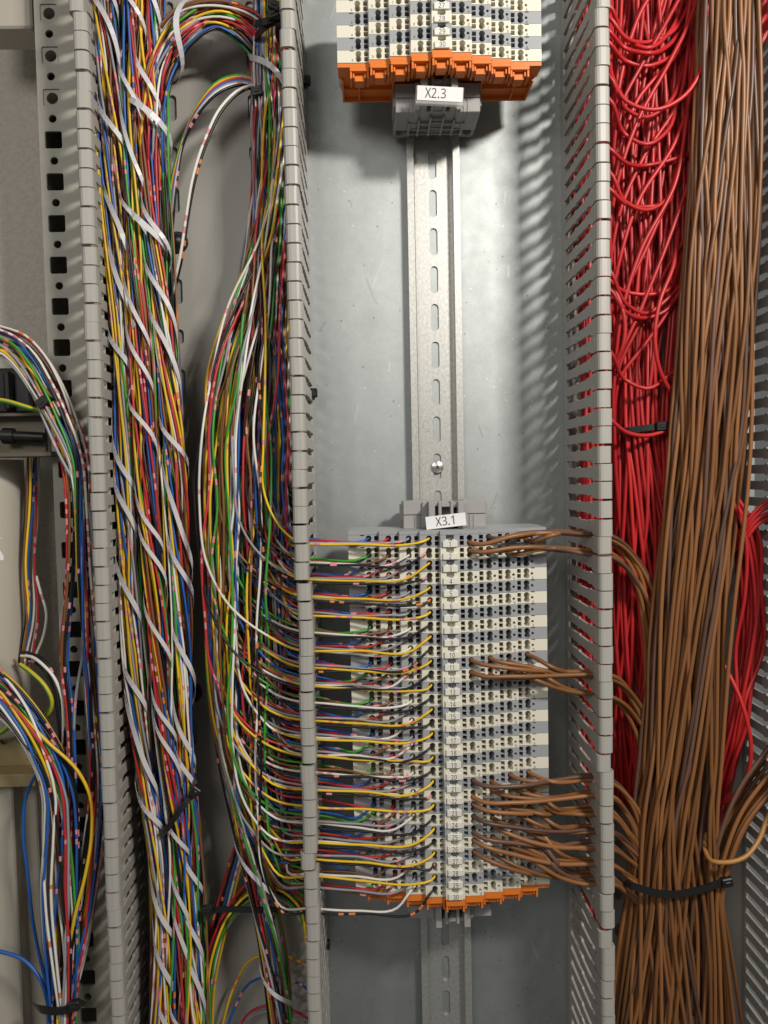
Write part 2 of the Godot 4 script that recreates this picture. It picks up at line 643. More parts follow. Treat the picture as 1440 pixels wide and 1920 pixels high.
func block_mesh() -> ArrayMesh:
	var mb := MB.new()
	var hw := ROW * 0.5 - 0.09
	var p := PackedVector2Array([Vector2(-20, 10), Vector2(20, 10), Vector2(20, 24), Vector2(58.5, 24), Vector2(60.5, 34), Vector2(60.5, 61), Vector2(41.7, 61), Vector2(41.7, 64.5), Vector2(29.7, 64.5), Vector2(29.7, 68), Vector2(17.7, 68), Vector2(17.7, 71.5), Vector2(5.7, 71.5), Vector2(5.7, 75)])
	for i in range(p.size() - 1, -1, -1):
		if p[i].y != 10: p.append(Vector2(-p[i].x, p[i].y))
	mb.prism(p, Vector3(0, -hw, 0), Vector3(1, 0, 0), Vector3(0, 0, 1), Vector3(0, 1, 0), hw * 2, true, false)
	for i in p.size():
		var a := p[i]
		var b := p[(i + 1) % p.size()]
		if a.y == b.y and a.y > 50: continue
		var e := b - a
		mb.quad(Vector3(a.x, -hw, a.y), Vector3(b.x, -hw, b.y), Vector3(b.x, hw, b.y), Vector3(a.x, hw, a.y), Vector3(e.y, 0, -e.x))
	var V := Vector3(0, 1, 0)
	var N := Vector3(0, 0, 1)
	# figure-of-eight clamp opening
	var eight := PackedVector2Array()
	for i in 9: eight.append(Vector2(6.4, 1.5) + Vector2.from_angle(-0.25 * PI + 1.5 * PI * i / 8.0) * 1.82)
	for i in 9: eight.append(Vector2(6.4, -1.5) + Vector2.from_angle(0.75 * PI + 1.5 * PI * i / 8.0) * 1.82)
	for s in [-1.0, 1.0]:
		var U := Vector3(s, 0, 0)
		for k in 4:
			var u0 := 5.7 + 12.0 * k
			var o := Vector3(s * u0, 0, TOPS[k])
			mb.cell(o, U, V, N, Rect2(0, -hw, 3.4, hw), rect(0.5, -2.85, 3.0, -0.25), 8.0)
			mb.cell(o, U, V, N, Rect2(0, 0, 3.4, hw), rect(0.5, 0.25, 3.0, 2.85), 8.0)
			mb.cell(o, U, V, N, Rect2(3.4, -hw, 5.0, 2 * hw), eight, 9.0, true, 0.82)
			if s > 0:
				mb.cell(o, U, V, N, Rect2(8.4, -hw, 3.6, hw + 2.7), ngon(Vector2(9.8, -0.1), 0.85, 12), 6.0)
			else:
				mb.cell(o, U, V, N, Rect2(8.4, -hw, 3.6, hw + 2.7), PackedVector2Array(), 0)
			if k == 3:
				mb.cell(o, U, V, N, Rect2(8.4, 2.7, 3.6, hw - 2.7), rect(9.0, 2.95, 11.4, hw - 0.05), 3.0)
				mb.cell(o, U, V, N, Rect2(12, -hw, 6.8, 2 * hw), PackedVector2Array(), 0)
			else:
				mb.cell(o, U, V, N, Rect2(8.4, 2.7, 3.6, hw - 2.7), PackedVector2Array(), 0)
		# pads beside the marker channel
		var oc := Vector3(0, 0, 75)
		mb.cell(oc, U, V, N, Rect2(2.3, -hw, 3.4, 2 * hw), PackedVector2Array(), 0)
		mb.quad(Vector3(s * 2.3, -hw, 75), Vector3(s * 2.3, hw, 75), Vector3(s * 2.3, hw, 71.8), Vector3(s * 2.3, -hw, 71.8), Vector3(-s, 0, 0))
	mb.cell(Vector3(0, 0, 71.8), Vector3(1, 0, 0), V, N, Rect2(-2.3, -hw, 4.6, 2 * hw), PackedVector2Array(), 0)
	return mb.mesh()

func marker_mesh() -> ArrayMesh:
	var mb := MB.new()
	mb.cbox(Vector3(-4.4, -3.55, 73.6), Vector3(4.4, 0.35, 76.3), 0.25)
	mb.cbox(Vector3(-3.1, 0.2, 73.8), Vector3(-1.2, 1.0, 76.0), 0.2)
	mb.cbox(Vector3(1.2, 0.2, 73.8), Vector3(3.1, 1.0, 76.0), 0.2)
	return mb.mesh()

func end_plate_mesh() -> ArrayMesh:
	# orange end plate below the last block: stepped slab, sockets under each level, ribs on its outer face (towards -y)
	var mb := MB.new()
	var p := PackedVector2Array([Vector2(-58, 23), Vector2(58, 23), Vector2(58, 46), Vector2(60.5, 48), Vector2(60.5, 60.6), Vector2(41.7, 60.6), Vector2(41.7, 64.1), Vector2(29.7, 64.1), Vector2(29.7, 67.6), Vector2(17.7, 67.6), Vector2(17.7, 71.1), Vector2(5.7, 71.1), Vector2(5.7, 74.6), Vector2(-5.7, 74.6), Vector2(-5.7, 71.1), Vector2(-17.7, 71.1), Vector2(-17.7, 67.6), Vector2(-29.7, 67.6), Vector2(-29.7, 64.1), Vector2(-41.7, 64.1), Vector2(-41.7, 60.6), Vector2(-60.5, 60.6), Vector2(-60.5, 48), Vector2(-58, 46)])
	mb.prism(p, Vector3(0, -2.3, 0), Vector3(1, 0, 0), Vector3(0, 0, 1), Vector3(0, 1, 0), 2.3)
	var lv := [[0.0, 74.6]]
	for k in 4:
		lv.append([11.7 + 12.0 * k, TOPS[k] - 0.4])
		lv.append([-11.7 - 12.0 * k, TOPS[k] - 0.4])
	for l in lv:
		var c: float = l[0]
		var z: float = l[1]
		mb.cbox(Vector3(c - 5.7, -4.4, z - 4.2), Vector3(c + 5.7, -2.2, z), 0.15)
		for s in [-1.0, 1.0]:
			mb.cbox(Vector3(c + s * 5.0 - 0.6, -8.4, z - 11.5), Vector3(c + s * 5.0 + 0.6, -4.2, z - 0.5), 0.15)
			mb.cbox(Vector3(c + s * 3.5 - 0.55, -7.4, z - 10.5), Vector3(c + s * 3.5 + 0.55, -4.2, z - 1.9), 0.15)
		mb.cbox(Vector3(c - 2.9, -8.6, z - 11.5), Vector3(c + 2.9, -4.2, z - 3.6), 0.15)
		mb.cbox(Vector3(c - 5.6, -5.4, z - 12.6), Vector3(c + 5.6, -2.2, z - 11.3), 0.15)
	for x in [-58.0, -48.0, -27.0, -4.5, 4.5, 27.0, 48.0, 58.0]:
		mb.cbox(Vector3(x - 0.6, -5.0, 23.1), Vector3(x + 0.6, -2.2, 48 if absf(x) > 40 else 56), 0.15)
	mb.cbox(Vector3(-57, -4.6, 37), Vector3(57, -2.2, 38.2), 0.15)
	mb.cbox(Vector3(-58, -5.0, 23), Vector3(58, -2.2, 24.4), 0.15)
	return mb.mesh()

func end_clamp(label: String, y: float, turn: bool) -> Node3D:
	var o := thing("end_clamp", label, "end clamp", Vector3(RAIL_X, y, 0))
	var mb := MB.new()
	# wings with their grooves
	for s in [-1.0, 1.0]:
		mb = MB.new()
		var x0: float = 12.0 if s > 0 else -26.0
		mb.cbox(Vector3(x0, 0.15, 20), Vector3(x0 + 14.0, 8.6, 46), 0.4)
		mb.cbox(Vector3(x0, -8.6, 20), Vector3(x0 + 14.0, -0.15, 45.4), 0.4)
		mb.cbox(Vector3(x0 + 0.4, -0.3, 20), Vector3(x0 + 13.6, 0.3, 44.8), 0.1)
		mb.cbox(Vector3(s * 26.2 - 1.2, -3.5, 22), Vector3(s * 26.2 + 1.2, 6.5, 42), 0.4)
		mb.cbox(Vector3(s * 12.6 - 1.6, -8.2, 18), Vector3(s * 12.6 + 1.6, 8.2, 48), 0.4)
		for gx in [4.0, 6.5]:
			mb.cbox(Vector3(s * (12.0 + gx) - 0.5, -8.9, 22), Vector3(s * (12.0 + gx) + 0.5, -0.6, 46.0), 0.15)
		put("wing", mb.mesh(), M.clamp, o)
	mb = MB.new()
	mb.cbox(Vector3(-11.2, -7.6, 14), Vector3(11.2, 7.6, 44), 0.4)
	put("core", mb.mesh(), M.clamp, o)
	var i := 0
	for q in [[-9.0, 4.0, 58.0], [9.0, 4.0, 58.0], [-3.6, 2.0, 54.0], [3.8, 2.0, 54.0]]:
		mb = MB.new()
		mb.cbox(Vector3(q[0] - q[1] * 0.5, -8.0, 43.5), Vector3(q[0] + q[1] * 0.5, 8.4, q[2]), 0.4)
		fast("post", i, mb.mesh(), M.clamp, o)
		i += 1
	mb = MB.new()
	mb.cbox(Vector3(-7.2, 5.6, 43.6), Vector3(-4.4, 8.0, 52), 0.2)
	mb.cbox(Vector3(-2.7, -7.0, 43.6), Vector3(2.9, -2.0, 53), 0.3)
	mb.cbox(Vector3(-2.7, 5.0, 43.6), Vector3(2.9, 7.4, 53), 0.3)
	mb.cbox(Vector3(4.6, 4.6, 43.6), Vector3(7.2, 7.6, 54), 0.3)
	put("bridge", mb.mesh(), M.clamp, o)
	# ribs of the lower side, seen from below
	mb = MB.new()
	for zz in [16.0, 20.0, 24.0, 28.0, 32.0, 36.5]:
		mb.cbox(Vector3(-4, -9.6, zz), Vector3(4, -7.5, zz + 1.1), 0.1)
	for zz in [15.0, 22.0, 30.0]:
		mb.cbox(Vector3(-17, -9.3, zz), Vector3(17, -7.5, zz + 1.0), 0.1)
	for xx in [-17.0, -11.0, -4.0, 4.0, 11.0, 17.0]:
		mb.cbox(Vector3(xx - 0.6, -9.9, 14.4), Vector3(xx + 0.6, -7.5, 43 - absf(xx) * 0.6), 0.1)
	put("rib", mb.mesh(), M.clamp, o)
	# hooked feet that grip the rail
	for s in [-1.0, 1.0]:
		mb = MB.new()
		var ft := PackedVector2Array([Vector2(17.5, 5), Vector2(25, 5), Vector2(26.5, 8), Vector2(26.5, 17), Vector2(24.6, 17), Vector2(24.6, 9), Vector2(22, 8), Vector2(17.5, 12)])
		for k in ft.size(): ft[k].x *= s
		mb.prism(ft, Vector3(0, -6.5, 0), Vector3(1, 0, 0), Vector3(0, 0, 1), Vector3(0, 1, 0), 9.0)
		put("foot", mb.mesh(), M.clamp, o)
	if turn: o.rotation_degrees.z = 180
	return o

func paper_label(txt: String, label: String, at: Vector3, w: float, h: float, tilt: Vector3, tall: float, font: Font, holder: bool, off: float) -> void:
	var o := thing("marking_label", label, "label", at)
	var mb := MB.new()
	mb.cbox(Vector3(-w * 0.5, -h * 0.5, -0.3), Vector3(w * 0.5, h * 0.5, 0.3), 0.08)
	put("card", mb.mesh(), M.paper, o)
	put("lettering", text_mesh(txt, tall, font, 0.92), M.ink, o, Vector3(off, 0, 0.34))
	if holder:
		mb = MB.new()
		mb.cbox(Vector3(-w * 0.5 - 0.8, -h * 0.5 - 2.0, -2.6), Vector3(w * 0.5 + 0.6, h * 0.5 + 0.3, -0.5), 0.3)
		mb.cbox(Vector3(-w * 0.5 - 0.8, -h * 0.5 - 2.2, -2.6), Vector3(w * 0.5 + 0.6, -h * 0.5 - 0.5, 1.2), 0.3)
		put("clear_holder", mb.mesh(), M.clear, o)
	o.rotation_degrees = tilt

# ------------------------------------------------------------------ the scene
func _ready() -> void:
	rng.seed = 20240611
	# camera
	var cam := Camera3D.new()
	cam.name = "camera"
	cam.position = Vector3(0, 0, CAM_D) * MM
	cam.rotation_degrees = Vector3(-2.8, -1.2, -1.15)
	cam.fov = rad_to_deg(2.0 * atan(960.0 / FOCAL))
	cam.near = 0.02
	cam.far = 20.0
	add_child(cam)
	cam.current = true
	cam_basis = cam.basis
	# surroundings: the dim room that the open cabinet looks into
	var env := Environment.new()
	env.background_mode = Environment.BG_COLOR
	env.background_color = Color(0.62, 0.615, 0.60)
	env.background_energy_multiplier = 0.34
	env.tonemap_mode = Environment.TONE_MAPPER_LINEAR
	env.tonemap_exposure = 1.0
	env.sdfgi_enabled = true
	env.ssao_enabled = true
	env.ssil_enabled = true
	var we := WorldEnvironment.new()
	we.name = "environment"
	we.environment = env
	add_child(we)
	# luminaire at the upper right in front of the cabinet
	var l := AreaLight3D.new()
	l.name = "luminaire_light"
	l.area_size = Vector2(0.14, 0.07)
	l.light_energy = 0.72
	l.light_color = Color(1.0, 0.975, 0.935)
	l.shadow_enabled = true
	l.area_range = 6.0
	add_child(l)
	l.look_at_from_position(Vector3(0.43, 0.45, 0.70), Vector3(0.02, 0.02, 0.0), Vector3.UP)
	# broad ceiling panel of the room, farther off
	var l2 := AreaLight3D.new()
	l2.name = "ceiling_panel_light"
	l2.area_size = Vector2(0.55, 0.35)
	l2.light_energy = 0.42
	l2.light_color = Color(1.0, 0.98, 0.95)
	l2.shadow_enabled = true
	l2.area_range = 8.0
	add_child(l2)
	l2.look_at_from_position(Vector3(-0.42, 0.52, 1.20), Vector3(-0.05, 0.0, 0.0), Vector3.UP)
	materials()
	structure()
	blocks()
	colour_wires()
	red_and_brown()
	side_equipment()

func materials() -> void:
	M.pvc = mat(lin(0.40, 0.388, 0.358), 0.42)
	M.clamp = mat(lin(0.34, 0.335, 0.33), 0.45)
	M.cream = mat(lin(0.74, 0.71, 0.60), 0.42)
	M.grey = mat(lin(0.33, 0.345, 0.365), 0.42)
	M.marker = mat(lin(0.75, 0.73, 0.65), 0.45)
	M.orange = mat(lin(0.72, 0.19, 0.022), 0.40)
	M.ink = mat(lin(0.02, 0.02, 0.022), 0.6)
	M.paper = mat(lin(0.80, 0.80, 0.81), 0.55)
	M.black = mat(lin(0.012, 0.012, 0.013), 0.38)
	M.tape = mat(lin(0.64, 0.63, 0.66), 0.36)
	M.tape.backlight_enabled = true
	M.tape.backlight = Color(0.25, 0.25, 0.26)
	M.clear = mat(Color(0.9, 0.9, 0.88, 0.25), 0.15)
	M.clear.transparency = BaseMaterial3D.TRANSPARENCY_ALPHA
	M.wire = mat(Color(1, 1, 1), 0.40)
	M.wire.vertex_color_use_as_albedo = true
	M.cable = mat(Color(1, 1, 1), 0.42)
	M.cable.vertex_color_use_as_albedo = true
	# galvanised sheet: mottled zinc with dull streaks
	M.zinc = mat(Color(1, 1, 1), 0.40, 0.82)
	M.zinc.albedo_texture = zinc_texture()
	M.zinc.roughness_texture = noise_tex(0.05, Color(0.86, 0.86, 0.86), Color(1, 1, 1), 1024, 7, 9)
	M.zinc.roughness = 0.57
	M.zinc.uv1_triplanar = true
	M.zinc.uv1_world_triplanar = true
	M.zinc.uv1_scale = Vector3(1.25, 1.25, 1.25)
	M.zinc.uv1_offset = Vector3(0.5, 0.5, 0.5)
	M.rail = mat(Color(1, 1, 1), 0.42, 0.75)
	M.rail.albedo_texture = noise_tex(0.06, lin(0.46, 0.46, 0.44), lin(0.66, 0.66, 0.63), 512, 5, 14)
	M.rail.uv1_triplanar = true
	M.rail.uv1_world_triplanar = true
	M.rail.uv1_scale = Vector3(14, 10, 14)
	M.steel = mat(lin(0.55, 0.55, 0.53), 0.3, 0.9)
	M.paint = mat(Color(1, 1, 1), 0.5)
	M.paint.albedo_texture = noise_tex(0.02, lin(0.33, 0.32, 0.27), lin(0.37, 0.36, 0.31), 512, 4, 21)
	M.paint.uv1_triplanar = true
	M.paint.uv1_world_triplanar = true
	M.paint.uv1_scale = Vector3(5, 5, 5)
	M.plaster = mat(Color(1, 1, 1), 0.9)
	M.plaster.albedo_texture = noise_tex(0.03, lin(0.50, 0.465, 0.405), lin(0.62, 0.575, 0.51), 1024, 6, 31)
	M.plaster.heightmap_enabled = true
	M.plaster.heightmap_texture = noise_tex(0.05, Color(0, 0, 0), Color(1, 1, 1), 1024, 6, 32)
	M.plaster.heightmap_scale = 0.05
	M.plaster.uv1_triplanar = true
	M.plaster.uv1_world_triplanar = true
	M.plaster.uv1_scale = Vector3(6, 6, 6)
	M.beige = mat(lin(0.46, 0.425, 0.36), 0.5)
	M.dark_metal = mat(lin(0.16, 0.14, 0.105), 0.42, 0.55)
	M.ochre = mat(lin(0.40, 0.32, 0.17), 0.45, 0.35)

# rolled zinc sheet: faint upright bands, cloudy spangle, specks of dirt and dust, a few scratches
func zinc_texture() -> ImageTexture:
	var n := 1024
	var img := Image.create(n, n, false, Image.FORMAT_RGB8)
	var f := FastNoiseLite.new()
	f.seed = 5
	f.frequency = 0.02
	f.fractal_octaves = 4
	var g := FastNoiseLite.new()
	g.seed = 8
	g.frequency = 0.03
	g.fractal_octaves = 2
	var h := FastNoiseLite.new()
	h.seed = 3
	h.noise_type = FastNoiseLite.TYPE_CELLULAR
	h.cellular_return_type = FastNoiseLite.RETURN_CELL_VALUE
	h.frequency = 0.16
	for y in n:
		for x in n:
			var k := 0.445 + 0.030 * f.get_noise_2d(x, y) + 0.035 * g.get_noise_2d(x, y * 0.06) + 0.016 * h.get_noise_2d(x, y) + rng.randf_range(-0.018, 0.018)
			img.set_pixel(x, y, Color(k * 0.93, k * 0.995, k).linear_to_srgb())
	for i in 1500:
		var k := rr(0.10, 0.30) if i % 3 else rr(0.6, 0.8)
		img.set_pixel(rng.randi() % n, rng.randi() % n, Color(k, k, k).linear_to_srgb())
	for i in 46:
		var p := Vector2(rr(440, 700), rr(40, 980))
		var d := Vector2.from_angle(rr(-2.2, -0.9)) * 0.8
		var k := rr(0.50, 0.58) if i % 2 else rr(0.32, 0.38)
		for j in int(rr(5, 42)):
			p += d
			d = d.rotated(rr(-0.03, 0.03))
			if p.y > 1 and p.y < n - 2: img.set_pixel(int(p.x), int(p.y), Color(k * 0.97, k, k).linear_to_srgb())
	img.generate_mipmaps()
	return ImageTexture.create_from_image(img)

func structure() -> void:
	var mb := MB.new()
	mb.cbox(Vector3(-152, -420, -3), Vector3(268, 350, 0), 0.0)
	tag(put("mounting_plate", mb.mesh(), M.zinc), "galvanised steel mounting plate behind the rail", "", "", "structure")
	mb = MB.new()
	mb.cbox(Vector3(-420, -520, -40), Vector3(-166, 460, -24), 0.0)
	tag(put("back_wall", mb.mesh(), M.plaster), "rough grey plastered wall behind the cabinet frame", "", "", "structure")
	# DIN rail: hat section with slots along its web
	var rail := thing("mounting_rail", "slotted galvanised top-hat rail running down the plate", "rail", Vector3(RAIL_X, 0, 0))
	mb = MB.new()
	var y := 350.0
	var top := 215.3 + 25.25 * 5 + 3.6    # upper end of a slot, plus half the gap
	y = top
	while y > -420:
		mb.cell(Vector3(0, 0, 1.3), Vector3(1, 0, 0), Vector3(0, 1, 0), Vector3(0, 0, 1), Rect2(-12.5, y - 25.25, 25, 25.25), oblong(Vector2(0, y - 12.6), 5.3, 18.2), 1.1, false)
		y -= 25.25
	put("web", mb.mesh(), M.rail, rail)
	mb = MB.new()
	for s in [-1.0, 1.0]:
		var pr := PackedVector2Array([Vector2(12.5, 0.25), Vector2(13.5, 0.9), Vector2(13.5, 6.4), Vector2(17.5, 6.5), Vector2(17.5, 7.6), Vector2(13.1, 7.6), Vector2(12.6, 7.1), Vector2(12.5, 1.3)])
		for i in pr.size(): pr[i].x *= s
		mb.prism(pr, Vector3(0, -420, 0), Vector3(1, 0, 0), Vector3(0, 0, 1), Vector3(0, 1, 0), 770)
	put("flange", mb.mesh(), M.rail, rail)
	# stamped mark on the web: an outlined U lying on its side with a bar
	mb = MB.new()
	var mk := W(797, 797, 1.3) - Vector3(RAIL_X, 0, 0)
	var u := PackedVector3Array([mk + Vector3(-1.2, 3.0, 0), mk + Vector3(1.6, 3.0, 0), mk + Vector3(2.6, 2.0, 0), mk + Vector3(2.6, -1.6, 0), mk + Vector3(1.6, -2.6, 0), mk + Vector3(0.2, -2.6, 0), mk + Vector3(-1.0, -1.8, 0), mk + Vector3(-1.0, 2.0, 0)])
	mb.tube(u, 0.22, 5)
	mb.tube(PackedVector3Array([mk + Vector3(0.4, -4.0, 0), mk + Vector3(3.0, -4.0, 0)]), 0.3, 5)
	mb.tube(PackedVector3Array([mk + Vector3(-1.2, -4.2, 0), mk + Vector3(-0.6, -4.2, 0)]), 0.3, 5)
	put("stamped_mark", mb.mesh(), M.rail, rail)
	# screw in one of the slots
	var sp := W(820, 876, 2.0)
	var sc := thing("screw", "round silver screw in a slot of the rail above label X3.1", "screw", sp)
	mb = MB.new()
	mb.lathe(Vector3(0, 0, -0.6), PackedVector2Array([Vector2(4.2, 0.0), Vector2(4.2, 0.7), Vector2(3.9, 1.0), Vector2(2.6, 1.45), Vector2(1.15, 1.7)]), 28)
	put("head", mb.mesh(), M.steel, sc)
	mb = MB.new()
	mb.lathe(Vector3(0, 0, -0.6), PackedVector2Array([Vector2(1.15, 1.7), Vector2(0.95, 0.8), Vector2(0, 0.8)]), 6)
	put("socket", mb.mesh(), M.dark_metal, sc)
	# wiring ducts
	var fl := finger_mesh(1.0)
	var fr := finger_mesh(-1.0)
	var da := thing("wiring_duct", "open grey slotted duct full of multicoloured wires", "duct")
	duct_base(da, -158.5, -36.0, [-123.8, -71.1])
	var i := duct_wall(da, -160.5, 1.0, fl, 0, -999)
	duct_wall(da, -35.2, -1.0, fr, i, -58.6)
	var db := thing("wiring_duct", "open grey slotted duct full of red and brown wires", "duct")
	duct_base(db, 137.0, 258.5, [171.0, 224.0])
	i = duct_wall(db, 135.3, 1.0, fl, 0, -999)
	duct_wall(db, 260.5, -1.0, fr, i, -999)

func blocks() -> void:
	var sans := SystemFont.new()
	sans.font_names = PackedStringArray(["Droid Sans"])
	var mono := SystemFont.new()
	mono.font_names = PackedStringArray(["Droid Sans Mono"])
	var bm := block_mesh()
	var mm := marker_mesh()
	# printed level letters of one block
	var letters := []
	for both in 2:
		var st := SurfaceTool.new()
		for k in 4:
			var tm := text_mesh(["d", "c", "b", "a"][k], 1.75, sans, 0.85)
			var z: float = TOPS[k] + 0.02
			st.append_from(tm, 0, Transform3D(Basis(), Vector3(-(5.7 + 12.0 * k + 9.9), -2.0, z) * MM))
			st.append_from(tm, 0, Transform3D(Basis(), Vector3(5.7 + 12.0 * k + 10.2, -2.5, z) * MM))
		letters.append(st.commit())
	for row in 30:
		var y := -40.3 - ROW * row
		var num := row + 1
		var cream := row % 2 == 1
		var o := thing("terminal_block", "%s terminal block %s of the lower row X3.1" % ["cream" if cream else "grey", ordinal(row)], "terminal block", Vector3(RAIL_X, y, 0), "terminal blocks of row X3.1")
		put("body", bm, M.cream if cream else M.grey, o)
		put("marker", mm, M.marker, o)
		put("number", text_mesh(str(num), 2.9, sans, 0.75), M.ink, o, Vector3(0, -1.75, 76.33))
		if cream: put("letters", letters[0], M.ink, o)
	for row in 7:
		var y := 246.4 + 7.2 * row
		var num := 30 - row
		var cream := row % 2 == 0
		var o := thing("terminal_block", "%s terminal block %s above the orange plate of upper row X2.3" % ["cream" if cream else "grey", ORD[row]], "terminal block", Vector3(RAIL_X, y, 0), "terminal blocks of row X2.3")
		o.scale.y = 7.2 / ROW
		put("body", bm, M.cream if cream else M.grey, o)
		put("marker", mm, M.marker, o)
		put("number", text_mesh(str(num), 2.7, sans, 0.9), M.ink, o, Vector3(0, -1.75, 76.33))
		put("letters", letters[1], M.ink, o)
	var em := end_plate_mesh()
	var e := thing("end_plate", "orange end plate below block 30 of the upper row X2.3", "end plate", Vector3(RAIL_X, 246.4 - 3.7, 0))
	put("plate", em, M.orange, e)
	e = thing("end_plate", "orange end plate below block 30 of the lower row X3.1", "end plate", Vector3(RAIL_X, -40.3 - ROW * 29 - 3.75, 0))
	put("plate", em, M.orange, e)
	# letters on its sockets
	var st2 := SurfaceTool.new()
	for k in 4:
		var tm := text_mesh(["d", "c", "b", "a"][k], 1.7, sans, 0.85)
		for s in [-1.0, 1.0]:
			st2.append_from(tm, 0, Transform3D(Basis(), Vector3(s * (11.7 + 12.0 * k), -6.4, TOPS[k] - 3.94) * MM))
	put("letters", st2.commit(), M.ink, e)
	# grey cover plate above block 1
	var cov := thing("cover_plate", "grey cover plate above block 1 of the lower row", "cover plate", Vector3(RAIL_X, -40.3 + 3.75, 0))
	var mb := MB.new()
	var p := PackedVector2Array([Vector2(-58, 24), Vector2(58, 24), Vector2(60.5, 34), Vector2(60.5, 60.4), Vector2(41.7, 60.8), Vector2(41.7, 64), Vector2(29.7, 64.2), Vector2(29.7, 67.7), Vector2(17.7, 67.7), Vector2(17.7, 71), Vector2(5.7, 71), Vector2(5.7, 74), Vector2(-5.7, 74), Vector2(-5.7, 71), Vector2(-17.7, 71), Vector2(-17.7, 67.7), Vector2(-29.7, 67.7), Vector2(-29.7, 64.2), Vector2(-41.7, 64), Vector2(-41.7, 60.8), Vector2(-60.5, 60.4), Vector2(-60.5, 34)])
	mb.prism(p, Vector3.ZERO, Vector3(1, 0, 0), Vector3(0, 0, 1), Vector3(0, 1, 0), 2.2)
	put("plate", mb.mesh(), M.grey, cov)
	# end clamps and their labels
	end_clamp("grey end clamp under the orange plate of row X2.3", 229.6, false)
	end_clamp("grey end clamp above the lower terminal row X3.1", -26.0, false)
	end_clamp("grey end clamp half hidden under the lower orange plate", -277.5, true)
	paper_label("X2.3", "white label reading X2.3 in a clear holder", W(825, 176, 61), 27.2, 8.0, Vector3(8, 0, -3.2), 5.2, sans, true, -2.6)
	paper_label("X3.1", "white label reading X3.1 stuck on askew", W(836, 977, 61), 24.5, 7.8, Vector3(0, 0, 5.5), 5.2, sans, false, 0.0)

const ORD := ["first", "second", "third", "fourth", "fifth", "sixth", "seventh", "eighth", "ninth", "tenth", "eleventh", "twelfth", "thirteenth", "fourteenth", "fifteenth", "sixteenth", "seventeenth", "eighteenth", "nineteenth", "twentieth"]
func ordinal(i: int) -> String:     # counted from the nearer end of the row of thirty
	return ("%s from the top" % ORD[i]) if i < 15 else ("%s from the bottom" % ORD[29 - i])

func hole(row: int, k: int, s: float, up: bool) -> Vector3:
	return Vector3(RAIL_X + s * (5.7 + 12.0 * k + 6.4), -40.3 - ROW * row + (1.4 if up else -1.4), TOPS[k])

# height of the middle of the slot nearest to y in a duct wall
func slot_y(y: float, shift := 0.0) -> float:
	var q := roundf((344.0 - PITCH * 0.5 - shift - y) / PITCH)
	return 344.0 - PITCH * 0.5 - shift - q * PITCH

